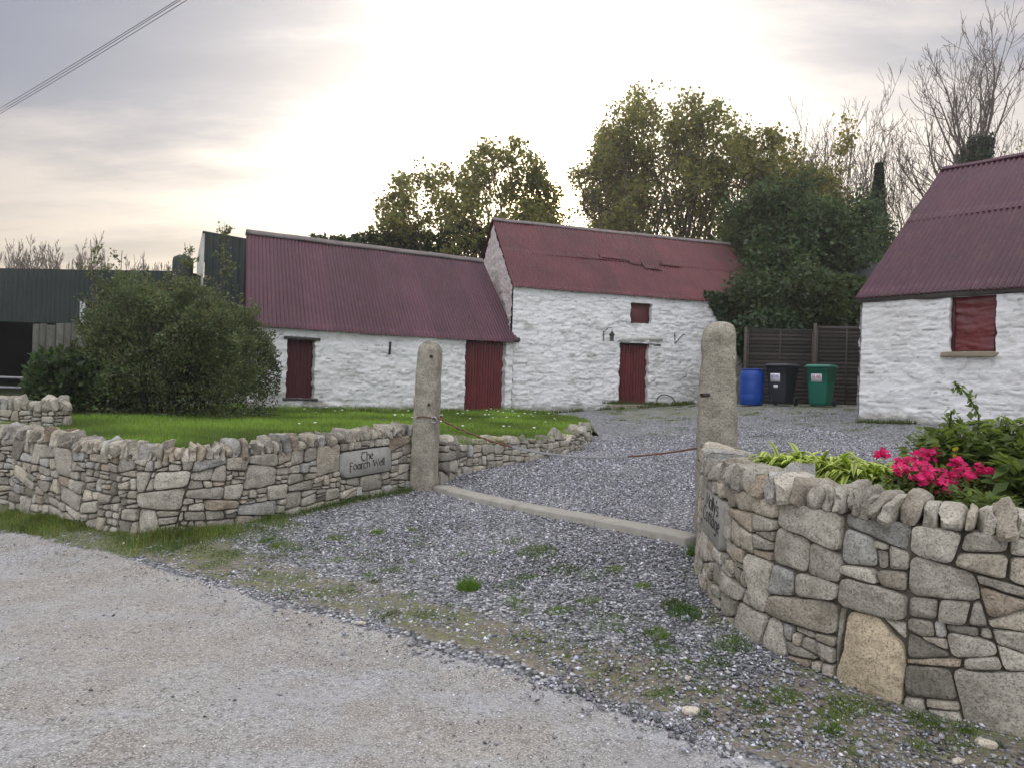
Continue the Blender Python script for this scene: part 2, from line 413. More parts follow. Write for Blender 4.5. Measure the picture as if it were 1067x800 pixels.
def ground():
    xs = np.concatenate([-np.geomspace(400, 13, 26), np.arange(-12.5, 11.5, .09), np.geomspace(11.6, 400, 26)])
    ys = np.concatenate([-np.geomspace(200, 2, 16), np.arange(-1.5, 27, .09), np.geomspace(27.2, 500, 28)])
    X, Y = np.meshgrid(xs, ys); x = X.ravel(); y = Y.ravel()
    z = gz(x, y)
    rd = road_d(x, y)
    P = np.stack([x, y, 0 * x], 1)
    near = (np.abs(x) < 13) & (y > -2) & (y < 27)
    z += near * (.012 * fbm(P * 1.3, 3, 3) + .008 * fbm(P * 6, 3, 5) * (rd > 0))
    z += near * (.03 * np.exp(-((rd - .12) / .10) ** 2) * (.5 + .8 * vnoise(P * 2.5, 9)))         # loose ridge thrown up along the road
    z -= near * .018 * np.exp(-((rd + .25) / .12) ** 2)
    wob = fbm(P * .9, 3, 11) * .25
    R = 1 - sstep(-.12, .12, rd + wob * .5)
    # soil / moss belt beside the road, grass below the left wall
    right = sstep(-.6, .6, x)
    belt = sstep(-.05, .15, rd) * (1 - sstep(.55, 1.15, rd + wob))
    lowright = sstep(1.15, 1.7, x) * (1 - sstep(4.3, 5.6, y)) * (rd > 0)
    B = np.clip(.66 * belt + .5 * lowright, 0, .8)
    dl = dist_poly(x, y, LW)
    drw = dist_poly(x, y, RW)
    G = .50 * belt * (1 - .25 * right)
    G = np.maximum(G, .62 * (1 - sstep(.35, .95, dl)) * (1 - sstep(-3.1, -2.3, x)) * (rd > .0))
    G = np.maximum(G, .5 * (1 - sstep(.08, .3, np.minimum(dl, drw))) * (rd > 0))
    # thin weeds towards the houses
    far = sstep(14.5, 19, y) * sstep(1.5, 3, x) * (1 - sstep(11, 14, x))
    G = np.maximum(G, .46 * far); B = np.maximum(B, .45 * far)
    out = np.maximum(sstep(10, 14, np.abs(x)), sstep(25, 28, y)) * (rd > .3)
    G = np.maximum(G, .9 * out)
    dirty = (rd > 0) & (y < 8) & (x > 4.5); G = np.where(dirty, .7, G)
    C = np.stack([R, G, B], 1)
    V = np.stack([x, y, z], 1); F = gridfaces(len(xs), len(ys))
    fr = rd[F].mean(1); fx = x[F].mean(1); fy = y[F].mean(1)
    isroad = fr < 0
    yard = (~isroad) & (fr > .6) & (fx > -2.6) & (fx < 13) & (fy < 27) & (fy > 3)
    for name, mask in (('road', isroad), ('gravel_driveway', yard), ('ground', ~(isroad | yard))):
        f = F[mask]; u, inv = np.unique(f, return_inverse=True)
        a = Acc(); a.add(V[u], inv.reshape(f.shape), C[u])
        build(name, a, M['ground'], smooth=True, kind='structure')
ground()

# loose chips: real little stones on the driveway and verge, grit on the road
def pebbles(n, px, py, size, name, dark=1.0, spread=None):
    base = np.array([(1, 0, 0), (0, 1, 0), (-1, 0, 0), (0, -1, 0), (0, 0, 1), (0, 0, -1)], float)
    T = np.array([[0, 1, 4], [1, 2, 4], [2, 3, 4], [3, 0, 4], [1, 0, 5], [2, 1, 5], [3, 2, 5], [0, 3, 5]])
    s = size[:, None] * rng.uniform(.55, 1.25, (n, 3)) * np.array([1, 1, .6])
    V = base[None] * s[:, None, :] * rng.uniform(.7, 1.2, (n, 6, 1)) + rng.normal(0, .12, (n, 6, 3)) * size[:, None, None]
    ang = rng.uniform(0, 2 * pi, n); tl = rng.normal(0, .35, n)
    c, s_ = np.cos(tl), np.sin(tl)
    V = np.stack([V[..., 0] * c[:, None] - V[..., 2] * s_[:, None], V[..., 1], V[..., 0] * s_[:, None] + V[..., 2] * c[:, None]], -1)
    c, s_ = np.cos(ang), np.sin(ang)
    V = np.stack([V[..., 0] * c[:, None] - V[..., 1] * s_[:, None], V[..., 0] * s_[:, None] + V[..., 1] * c[:, None], V[..., 2]], -1)
    z = gz(px, py) + size * .25
    V += np.stack([px, py, z], 1)[:, None, :]
    g = rng.choice([.09, .17, .25, .34, .46, .68], n, p=[.12, .20, .26, .22, .13, .07]) * rng.uniform(.8, 1.25, n) * dark * .88
    tint = np.stack([g * rng.uniform(.93, 1.08, n), g, g * rng.uniform(.97, 1.12, n)], 1)
    C = np.repeat(tint, 6, 0)
    a = Acc(); a.add(V.reshape(-1, 3), (T[None] + (np.arange(n) * 6)[:, None, None]).reshape(-1, 3), C)
    return build(name, a, M['pebble'], kind='stuff')

def inside(x, y, P):
    P = np.asarray(P); c = np.zeros(x.shape, bool)
    for (x0, y0), (x1, y1) in zip(P, np.roll(P, -1, 0)):
        c ^= ((y0 > y) != (y1 > y)) & (x < (x1 - x0) * (y - y0) / (y1 - y0 + 1e-12) + x0)
    return c
LAWN = [tuple(p) for p in (LW + np.array([.03, .12]))[::4]] + [(-.98, 9.75), (-.80, 10.2), (-.30, 10.85), (.50, 11.75), (1.18, 13.0), (1.55, 14.7), (1.75, 17), (1.8, 19), (1.55, 20.6), (.9, 23.4), (-7.5, 23), (-9.5, 13), (-9.3, 9.5), (-5.6, 8.9)]
BED = [tuple(p) for p in (RW + np.array([.1, .0]))[::6]] + [(6.5, 2.9), (6.5, 5.5), (4.6, 6.6), (3.0, 7.0), (2.0, 7.0), (1.75, 6.5)]
# rows of chips get sparser with distance, as their size in view shrinks
def scatter_gravel():
    n = 330000
    y = 3.0 + 12.0 * rng.random(n) ** 1.5; x = rng.uniform(-3.6, 6.0, n)
    rd = road_d(x, y); P = np.stack([x, y, 0 * x], 1)
    k = (rd > -.02 - .25 * rng.random(n) ** 3) & ~inside(x, y, LAWN) & ~inside(x, y, BED)
    dens = np.where(rd < .30, 1.0, np.where(rd < 1.1, .52, 1.0))
    dens = np.where((x > 1.5) & (y < 4.6), .5, dens)
    dens *= np.clip(.75 + 1.1 * fbm(P * 1.7, 3, 21), .12, 1)
    dens *= np.clip((rd + .10) / .14, .25, 1)
    dens = np.where((x < -2.2) & (y < 8.2), dens * .25, dens)
    k &= rng.random(n) < dens
    x, y = x[k], y[k]
    far = np.clip((y - 6) / 8, 0, 1)
    size = rng.lognormal(math.log(.0105), .32, len(x)) * (1 + .45 * far)
    pebbles(len(x), x, y, np.clip(size, .004, .024), 'gravel')
    n = 120000
    y = 1.4 + 6.6 * rng.random(n) ** 1.2; x = rng.uniform(-6.5, 3.5, n); rd = road_d(x, y)
    k = (rd < .05) & (rng.random(n) < .30 + .70 * np.exp(rd / .30)) & (rng.random(n) < np.clip(.6 + 1.3 * fbm(np.stack([x * 1.2, y * 1.2, 0 * x], 1), 3, 77), .1, 1))
    x, y = x[k], y[k]
    pebbles(len(x), x, y, np.clip(rng.lognormal(math.log(.0044), .42, len(x)), .002, .018), 'road_grit', 1.25)
scatter_gravel()

# ------------------------------------------------------------------ dry-stone walling
def poly_area(P): return .5 * abs(np.dot(P[:, 0], np.roll(P[:, 1], -1)) - np.dot(P[:, 1], np.roll(P[:, 0], -1)))
def cut(P, o, n):
    d = (P - o) @ n; A, B = [], []
    for i in range(len(P)):
        j = (i + 1) % len(P); p, q_ = P[i], P[j]
        (A if d[i] >= 0 else B).append(p)
        if d[i] * d[j] < 0:
            x = p + (q_ - p) * d[i] / (d[i] - d[j]); A.append(x); B.append(x)
    return np.array(A), np.array(B)
def split_stones(P, r, amin, amax, out, depth=0):
    a = poly_area(P); mn = P.min(0); mx = P.max(0); w, h = mx - mn
    target = amin * (amax / amin) ** (r.random() ** 1.3)
    if (a < target and w < 2.8 * h and h < 1.6 * w) or a < amin * .8:
        out.append(P); return
    vert = w > h * r.uniform(1.15, 2.1)
    f = r.uniform(.3, .7) if r.random() < .75 else r.uniform(.16, .84)
    ang = r.normal(0, .17)
    if vert: o = np.array([mn[0] + f * w, (mn[1] + mx[1]) / 2]); n = np.array([cos(ang), sin(ang)])
    else: o = np.array([(mn[0] + mx[0]) / 2, mn[1] + f * h]); n = np.array([sin(ang), cos(ang)])
    A, B = cut(P, o, n)
    if len(A) < 3 or len(B) < 3: out.append(P); return
    split_stones(A, r, amin, amax, out, depth + 1); split_stones(B, r, amin, amax, out, depth + 1)

def inset(P, d):
    c = P.mean(0)
    if np.dot(P[1] - P[0], np.array([-(P[2] - P[1])[1], (P[2] - P[1])[0]])) > 0: P = P[::-1]
    e = np.roll(P, -1, 0) - P; L = np.linalg.norm(e, axis=1, keepdims=True) + 1e-9; e = e / L
    nrm = np.stack([-e[:, 1], e[:, 0]], 1)
    s = np.sign(((c - P) * nrm).sum(1, keepdims=True)); nrm = nrm * s
    out = []
    for i in range(len(P)):
        n0, n1 = nrm[i - 1], nrm[i]; p = P[i]
        den = 1 + n0 @ n1
        v = (n0 + n1) / max(den, .5)
        out.append(p + v * d)
    return np.array(out)
def dedupe(P, eps=.006):
    out = [P[0]]
    for p in P[1:]:
        if np.linalg.norm(p - out[-1]) > eps: out.append(p)
    if np.linalg.norm(out[0] - out[-1]) < eps and len(out) > 3: out.pop()
    return np.array(out)
def chaikin(P, it=2, f=.22):
    for _ in range(it):
        Q = np.roll(P, -1, 0); P = np.stack([P * (1 - f) + Q * f, P * f + Q * (1 - f)], 1).reshape(-1, 2)
    return P
def resample(P, step):
    Q = np.vstack([P, P[:1]]); L = np.concatenate([[0], np.cumsum(np.linalg.norm(np.diff(Q, axis=0), axis=1))])
    n = max(10, int(L[-1] / step)); t = np.linspace(0, L[-1], n, endpoint=False)
    return np.stack([np.interp(t, L, Q[:, 0]), np.interp(t, L, Q[:, 1])], 1)

def stone_color(r):
    g = r.uniform(.68, 1.12)
    u = r.random()
    if u < .60: t = np.array([1.0, .985, .94])
    elif u < .80: t = np.array([1.04, .99, .90])
    elif u < .83: t = np.array([1.08, .96, .83]) * .9
    elif u < .90: t = np.array([.95, .98, 1.02])
    else: t = np.array([.85, .83, .78]) * .75
    return t * g

def stone_mesh(P, r, gap, step, seed, bulge=.012, out_d=None):
    """one rubble stone as rings in (s,h,d)"""
    P = dedupe(inset(P, gap * r.uniform(.7, 1.5)))
    if len(P) < 3 or poly_area(P) < 2e-4: return None
    P = chaikin(P, 2, r.uniform(.07, .14)); P = resample(P, step); c = P.mean(0)
    size = math.sqrt(poly_area(P))
    n = len(P)
    nz = fbm(np.stack([P[:, 0] * 9 + seed, P[:, 1] * 9, 0 * P[:, 0]], 1), 3, seed % 97)
    dirs = P - c; P = P + dirs / (np.linalg.norm(dirs, axis=1, keepdims=True) + 1e-9) * (nz * min(.012, size * .07))[:, None]
    base = r.uniform(-.012, .022) if out_d is None else out_d
    tx, ty = r.normal(0, .045, 2) if out_d is None else (0, 0)
    rings = []
    bul = bulge * min(1, size / .2)
    k0 = min(.5, .010 / size); k1 = min(.5, .035 / size)
    for sc, d in ((1.0, -.10), (1.0, -.006 - base * .2), (1 - k0 * .35, .010), (1 - k1 * .7, .014 + bul * .35), (.72, .014 + bul * .7), (.42, .014 + bul * .95)):
        Q = c + (P - c) * sc
        dd = np.full(n, d) + (base if d > -.05 else 0) + ((Q - c) @ np.array([tx, ty])) * (d > -.05)
        rings.append(np.column_stack([Q, dd]))
    V = np.concatenate(rings + [np.array([[c[0], c[1], .014 + bul + base]])])
    m = V[:, 2] > -.05
    for _ in range(3):      # split faces: planes that shear parts of the face off
        a = r.uniform(0, 2 * pi); sl_ = r.uniform(.05, .35); o_ = r.uniform(.10, .42) * size
        pl = base + .022 + bul - np.maximum(0, (V[:, 0] - c[0]) * cos(a) + (V[:, 1] - c[1]) * sin(a) - o_) * sl_ * 1.2
        V[:, 2] = np.where(m, np.minimum(V[:, 2], pl), V[:, 2])
    nn = fbm(np.column_stack([V[:, 0] * 7, V[:, 1] * 7, np.full(len(V), seed * .37)]), 4, seed % 89) * .012 + fbm(np.column_stack([V[:, 0] * 28, V[:, 1] * 28, np.full(len(V), seed * .37)]), 2, 5) * .004
    V[:, 2] += 1.35 * nn * m * min(1, size / .12)
    F = gridfaces(n, len(rings), True); ci = len(V) - 1; o = (len(rings) - 1) * n
    T = np.array([[o + i, o + (i + 1) % n, ci] for i in range(n)])
    return V, [F, T]

class Path:
    def __init__(self, P, z0, z1, side):
        """side +1: outward normal to the right of travel"""
        self.P = np.asarray(P, float); d = np.linalg.norm(np.diff(self.P, axis=0), axis=1)
        self.S = np.concatenate([[0], np.cumsum(d)]); self.L = self.S[-1]
        T = np.gradient(self.P, axis=0); T /= np.linalg.norm(T, axis=1, keepdims=True); self.T = T
        self.Nn = np.stack([T[:, 1], -T[:, 0]], 1) * side
        self.z0, self.z1 = z0, z1      # arrays of (s_frac, z)
    def at(self, s):
        x = np.interp(s, self.S, self.P[:, 0]); y = np.interp(s, self.S, self.P[:, 1])
        nx = np.interp(s, self.S, self.Nn[:, 0]); ny = np.interp(s, self.S, self.Nn[:, 1]); l = np.hypot(nx, ny)
        return x, y, nx / l, ny / l
    def base(self, s): return np.interp(s / self.L, [a for a, b in self.z0], [b for a, b in self.z0])
    def top(self, s): return np.interp(s / self.L, [a for a, b in self.z1], [b for a, b in self.z1])
    def map(self, V, H):
        s, h, d = V[:, 0], V[:, 1], V[:, 2]
        x, y, nx, ny = self.at(s); b = self.base(s); t = self.top(s)
        z = b + h / H * (t - b)
        batter = (z - b) * .04
        return np.stack([x + nx * (d - batter), y + ny * (d - batter), z], 1)
    def s_of(self, x, y):
        return self.S[np.argmin((self.P[:, 0] - x) ** 2 + (self.P[:, 1] - y) ** 2)]

def superstone(c, ax, ay, az, hx, hy, hz, e, r, seed, n=7, amp=.012, facets=0, skew=.0):
    """one coping stone: rounded lump"""
    g = np.linspace(-1, 1, n); A = Acc()
    for axis in range(3):
        for sgn in (-1, 1):
            U, W = np.meshgrid(g, g); K = np.full(U.shape, float(sgn))
            p = [U, W]; p.insert(axis, K); p = np.stack(p, -1).reshape(-1, 3)
            f = gridfaces(n, n)
            if (sgn > 0) == (axis != 1): pass
            else: f = f[:, ::-1]
            A.add(p, f)
    V = np.concatenate(A.V)
    ln = (np.abs(V) ** e).sum(1, keepdims=True) ** (1 / e)
    V = V / ln
    V = V * np.array([hx, hy, hz])
    V[:, 2] += (V[:, 2] > 0) * V[:, 0] * r.normal(0, 1) * skew
    for _ in range(facets):
        p = r.normal(0, 1, 3) * np.array([1, .5, .8]); p /= np.linalg.norm(p); p[2] = abs(p[2]) if r.random() < .8 else p[2]
        sup = (V @ p).max(); V = V - np.maximum(0, V @ p - sup * r.uniform(.55, .85))[:, None] * p
    ns = fbm(V * 11 + seed, 3, seed % 61); V = V * (1 + ns[:, None] * amp / min(hx, hy, hz))
    # chip a corner
    V[:, 0] *= 1 - .3 * r.random() * skew * np.clip(V[:, 2] / hz, 0, 1)
    W = c + V[:, :1] * ax + V[:, 1:2] * ay + V[:, 2:3] * az
    return W, A.F

def rubble(name, label, path, H, r, fixed=(), amin=.006, amax=.09, step=.03, gap=.006, cope=(.05, .10, .16), thick=.30, copes=True, cat='wall', mainpieces=None, cope_end=None):
    root = thing(name, (path.P[len(path.P) // 2][0], path.P[len(path.P) // 2][1], float(path.base(path.L / 2))), label, cat)
    polys = []
    def rect(a, b, c, d): return np.array([(a, c), (b, c), (b, d), (a, d)], float)
    x = 0.0; fx = sorted(fixed)
    segs = []
    for (s0, s1, h0, h1, kind) in fx:
        if s0 > x + .02: segs.append(rect(x, s0, 0, H))
        if h0 > .02: segs.append(rect(s0, s1, 0, h0))
        if h1 < H - .02: segs.append(rect(s0, s1, h1, H))
        x = s1
    if x < path.L - .02: segs.append(rect(x, path.L, 0, H))
    for sg in segs: split_stones(sg, r, amin, amax, polys)
    A = Acc()
    for i, P in enumerate(polys):
        sm = stone_mesh(P, r, gap, step, i + 3)
        if sm is None: continue
        A.add(path.map(sm[0], H), sm[1], stone_color(r))
    for (s0, s1, h0, h1, kind) in fx:
        if kind is None or isinstance(kind, str): continue
        P = rect(s0, s1, h0, h1); w = s1 - s0; hh = h1 - h0
        P = np.array([(s0, h0 + .06 * hh), (s0 + .45 * w, h0), (s1, h0 + .02), (s1 + .0, h0 + .75 * hh), (s0 + .62 * w, h1), (s0 + .15 * w, h1 - .03 * hh)])
        sm = stone_mesh(P, r, gap, step, 77, bulge=.03)
        A.add(path.map(sm[0], H), sm[1], np.array(kind))
        for Q in ([(s0 + .66 * w, h1), (s1, h0 + .80 * hh), (s1, h1)], [(s0, h0 + .12 * hh), (s0 + .12 * w, h1), (s0, h1)]):
            sm = stone_mesh(np.array(Q), r, gap * .6, step * .7, 78, bulge=.01)
            if sm is not None: A.add(path.map(sm[0], H), sm[1], stone_color(r))
    build('stonework', A, M['stone'], root, smooth=True)
    # core behind the facing stones
    n = max(12, int(path.L / .12)); s = np.linspace(0, path.L, n); Vc = []
    for d, k in ((-.018, 0), (-.022, 1), (-thick, 1), (-thick, 0)):
        v = path.map(np.stack([s, np.full(n, H * k), np.full(n, d)], 1), H)
        if k == 0: v[:, 2] -= .3
        Vc.append(v)
    Vc = np.stack(Vc, 1).reshape(-1, 3)      # index = i*4+k
    F = gridfaces(4, n, True)
    A = Acc(); A.add(Vc, [F, np.array([[0, 1, 2, 3], [4 * (n - 1) + 3, 4 * (n - 1) + 2, 4 * (n - 1) + 1, 4 * (n - 1)]])])
    build('core', A, M['mortar'], root)
    if copes:
        A = Acc(); s = .02; i = 0; end = path.L - .02 if cope_end is None else cope_end
        while s < end:
            w = r.uniform(cope[0], cope[1]); hh = cope[2] * r.uniform(.66, 1.22)
            sc = s + w / 2
            x, y, nx, ny = path.at(sc); z = float(path.top(sc)); tx, ty = -ny, nx
            lean = r.normal(.04, .13); 
            az = np.array([tx * sin(lean), ty * sin(lean), cos(lean)]); ax = np.array([tx * cos(lean), ty * cos(lean), -sin(lean)]); ay = np.array([nx, ny, 0.])
            c = np.array([x - nx * (thick / 2 - .01), y - ny * (thick / 2 - .01), z + hh * .46]) + ay * r.uniform(-.02, .02)
            V, F = superstone(c, ax, ay, az, w / 2 * .99, thick / 2 * r.uniform(.9, 1.06), hh * .56, r.uniform(4, 9), r, i * 7 + 5, facets=3, skew=.5, amp=.016)
            A.add(V, F, stone_color(r) * .97)
            s += w * 1.0 + r.uniform(0, .008); i += 1
        build('coping', A, M['stone'], root, smooth=True)
    return root

def strokes(glyph):
    def arc(cx, cy, rx, ry, a0, a1, n=14):
        t = np.radians(np.linspace(a0, a1, n)); return [(cx + rx * cos(v), cy + ry * sin(v)) for v in t]
    G = {
        'T': ([[(0.0, 1.25), (.12, 1.45), (1.05, 1.42), (1.15, 1.5)], arc(.62, .62, .55, .75, 110, 320)], 1.25),
        'h': ([[(.08, 1.5), (.08, 0)], arc(.38, .62, .28, .38, 160, 0) + [(.66, 0)]], .85),
        'e': ([[(.06, .52), (.62, .60)] + arc(.36, .52, .30, .48, 15, 320)], .8),
        'F': ([[(.12, 1.45), (.12, -.35)], [(.0, 1.3), (.3, 1.45), (.75, 1.35)], [(.12, .72), (.6, .78)]], .85),
        'o': ([arc(.38, .5, .34, .5, 60, 420, 22)], .86),
        'a': ([arc(.36, .48, .30, .46, 30, 330, 20), [(.66, 1), (.66, 0)]], .86),
        'r': ([[(.1, 1), (.1, 0)], arc(.36, .62, .24, .36, 150, 50)], .62),
        'c': ([arc(.38, .5, .34, .5, 50, 310, 18)], .74),
        'W': ([[(0, 1.4), (.35, 0), (.68, 1.2), (1.0, 0), (1.35, 1.45)]], 1.45),
        'l': ([[(.08, 1.5), (.08, 0)]], .3),
        'M': ([[(.05, 0), (.15, 1.4), (.55, .3), (.95, 1.4), (1.08, 0)]], 1.25),
        'y': ([[(.05, 1), (.36, .1)], [(.68, 1), (.25, -.5), (.05, -.45)]], .78),
        "'": ([[(.08, 1.5), (.03, 1.2)]], .22),
        's': ([arc(.28, .74, .22, .25, 40, 270, 10) + arc(.28, .25, .24, .25, 90, -140, 10)], .64),
        'C': ([arc(.58, .7, .52, .74, 50, 310, 20)], 1.08),
        't': ([[(.22, 1.35), (.22, .2), (.4, 0), (.52, .08)], [(.0, .95), (.52, .98)]], .6),
        'g': ([arc(.36, .52, .30, .44, 30, 380, 20), [(.66, 1), (.66, -.2)] + arc(.36, -.2, .30, .32, 0, -150, 8)], .86),
        'n': ([[(.08, 1), (.08, 0)], arc(.38, .62, .28, .38, 160, 0) + [(.66, 0)]], .85),
        'G': ([arc(.58, .7, .52, .74, 50, 330, 20) + [(1.05, .6), (.7, .6)]], 1.15), 'E': ([[(.65, 1.4), (.08, 1.4), (.08, 0), (.65, 0)], [(.08, .75), (.5, .75)]], .78),
        'A': ([[(0, 0), (.4, 1.4), (.8, 0)], [(.15, .5), (.65, .5)]], .9), 'L': ([[(.08, 1.4), (.08, 0), (.6, 0)]], .68), 'S': ([arc(.32, 1.04, .28, .36, 40, 270, 10) + arc(.32, .34, .3, .34, 90, -140, 10)], .75),
        'R': ([[(.08, 0), (.08, 1.4), (.5, 1.35), (.6, 1.0), (.45, .72), (.08, .7)], [(.4, .7), (.68, 0)]], .8), 'U': ([[(.08, 1.4), (.08, .3), (.3, 0), (.55, 0), (.7, .3), (.7, 1.4)]], .85),
        ' ': ([], .7),
    }
    return G[glyph]
def lettering(text, size, o, ax, az, n, nib=.16, sx=1.0):
    ax = ax * sx
    """calligraphic pen strokes laid on a flat face; o = centre of the baseline"""
    A = Acc(); w = sum(strokes(c)[1] for c in text) * size; x = -w / 2; k = 0
    na = radians(35); nv = np.array([cos(na), sin(na)]) * nib / 2
    for ch in text:
        S, adv = strokes(ch)
        for st in S:
            P = np.array(st, float); k += 1
            T = np.gradient(P, axis=0); T /= np.linalg.norm(T, axis=1, keepdims=True) + 1e-9
            pn = np.stack([-T[:, 1], T[:, 0]], 1)
            sg = np.sign((pn @ nv)); sg[sg == 0] = 1
            off = nv[None] * sg[:, None] * .8 + pn * .045
            a = P + off; b = P - off
            V = []
            for q_ in np.stack([a, b], 1).reshape(-1, 2):
                V.append(o + ax * (x + q_[0] * size) + az * (q_[1] * size) + n * (.0012 + .00025 * (k % 9)))
            m_ = len(P); F = np.array([[2 * i, 2 * i + 1, 2 * i + 3, 2 * i + 2] for i in range(m_ - 1)])
            A.add(np.array(V), F)
        x += adv * size
    return A

def sign_slab(root, path, s0, s1, h0, h1, H, lines, size, r, name='name_stone', sx=1.0):
    """flat dressed stone between s0 and s1, with carved black letters"""
    g = .008
    def pt(s, h):
        v = path.map(np.array([[s, h, .014]]), H)[0]; return v
    a, b = pt(s0 + g, h0 + g), pt(s1 - g, h0 + g); c, d = pt(s1 - g, h1 - g), pt(s0 + g, h1 - g)
    n = np.cross(b - a, d - a); n /= np.linalg.norm(n)
    x, y, nx, ny = path.at((s0 + s1) / 2)
    if n @ np.array([nx, ny, 0]) < 0: n = -n
    ax = (b - a) / np.linalg.norm(b - a)
    # the reader's left-to-right axis
    if np.cross(ax, np.array([0, 0, 1.])) @ n < 0: ax = -ax
    az = np.cross(n, ax); az /= np.linalg.norm(az)
    off = n * .02
    ctr = (a + b + c + d) / 4
    W = max((q - ctr) @ ax for q in (a, b, c, d)); Hh = max((q - ctr) @ az for q in (a, b, c, d)) * .97
    # rounded irregular outline
    out = np.array([(-W + .015, Hh), (W - .01, Hh - .006), (W, -Hh * .55), (W - .02, -Hh), (-W + .07, -Hh + .004), (-W, -Hh + .07)])
    out = chaikin(out, 2, .08); out = resample(out, .03); m_ = len(out)
    jj = fbm(np.column_stack([out * 25, np.zeros(m_)]), 2, 3) * .003; out = out * (1 + jj[:, None])
    rings = []
    for sc, dd in ((1.0, -.10), (1.0, -.006), (1 - .012 / W, 0.0)):
        rings.append(ctr + off + (out[:, :1] * sc) * ax + (out[:, 1:] * sc) * az + n * dd)
    V = np.concatenate(rings); F = gridfaces(m_, 3, True)
    A = Acc(); A.add(V, [F, np.array([list(range(2 * m_, 3 * m_))])], np.array([1.0, .99, .96]))
    sl = build(name, A, M['slab'], root)
    nl = len(lines)
    for i, (t, yy) in enumerate(lines):
        L = lettering(t, size, ctr + off + az * yy, ax, az, n, sx=sx)
        build('lettering', L, M['ink'], sl)
    return sl

# left wall
lp = Path(LW, [(0, .02), (.35, .05), (.6, .10), (.8, .15), (1, .22)], [(0, .855), (.18, .83), (.42, .785), (.6, .82), (.8, .89), (1, .94)], +1)
sL0, sL1 = lp.s_of(-1.86, 8.50), lp.s_of(-1.42, 9.15)
rW = np.random.default_rng(31)
left_wall = rubble('stone_wall', 'curved dry stone garden wall with upright coping stones in front of the lawn', lp, .80, rW,
    fixed=[(sL0, sL1, .36, .70, 'sign')], amin=.006, amax=.12, step=.025, gap=.005, cope=(.035, .075, .135))
sign_slab(left_wall, lp, sL0, sL1, .36, .70, .80, [('The', .03), ('Foarch Well', -.065)], .060, rW, sx=1.12)
# right wall
rp = Path(RW, [(0, .14), (.12, .10), (.25, .05), (.4, .0), (1, -.06)], [(0, 1.02), (.2, .98), (.45, .955), (1, .93)], +1)
if (rp.Nn[60] @ np.array([-1, -.3])) < 0: rp.Nn = -rp.Nn
if (lp.Nn[60] @ np.array([0, -1])) < 0: lp.Nn = -lp.Nn
rW2 = np.random.default_rng(12)
sR0, sR1 = rp.s_of(1.46, 5.72), rp.s_of(1.42, 5.05)
o0, o1 = rp.s_of(1.80, 4.16), rp.s_of(2.04, 3.90)
right_wall = rubble('stone_wall', 'curved dry stone wall retaining the flower bed, with one big orange stone at its foot', rp, .96, rW2,
    fixed=[(sR0, sR1, .50, .86, 'sign'), (o0, o1, .0, .46, (1.16, 1.03, .82))], amin=.007, amax=.20, step=.016, gap=.0038, cope=(.05, .115, .135), thick=.34)
sign_slab(right_wall, rp, sR0, sR1, .50, .86, .96, [("Molly's", .04), ('Cottage', -.065)], .066, rW2, sx=1.55)
# low retaining wall inside the gateway
lowP = catmull([(-.86, 9.68), (-.60, 10.5), (-.02, 11.2), (.50, 11.8), (1.18, 13.0), (1.50, 14.3)], 14)
wl = Path(lowP, [(0, .27), (.3, .38), (.6, .46), (1, .56)], [(0, .80), (.25, .74), (.5, .70), (.8, .76), (1, .78)], +1)
rubble('low_retaining_wall', 'low rough stone kerb wall holding the lawn beside the gravel drive', wl, .40, np.random.default_rng(5), amin=.012, amax=.07, step=.035, thick=.25, cope=(.16, .38, .085))
# walls at the far left
fp = Path(catmull([(-9.6, 9.25), (-7.6, 8.75), (-5.30, 8.33)], 14), [(0, 0), (1, .08)], [(0, .84), (1, .84)], +1)
rubble('field_wall', 'dark dry stone wall running off at the left edge beyond the corner', fp, .95, np.random.default_rng(8), amin=.01, amax=.07, step=.04, cope=(.06, .12, .15))
fp2 = Path(catmull([(-10.5, 12.0), (-9.0, 11.75), (-7.6, 11.5), (-6.95, 11.4), (-6.78, 11.5), (-6.74, 11.8)], 10), [(0, .3), (1, .4)], [(0, 1.0), (1, .98)], +1)
rubble('field_wall', 'short stone wall with coping standing below the metal gate beside the bush', fp2, .6, np.random.default_rng(9), amin=.012, amax=.07, step=.045, cope=(.09, .16, .17))

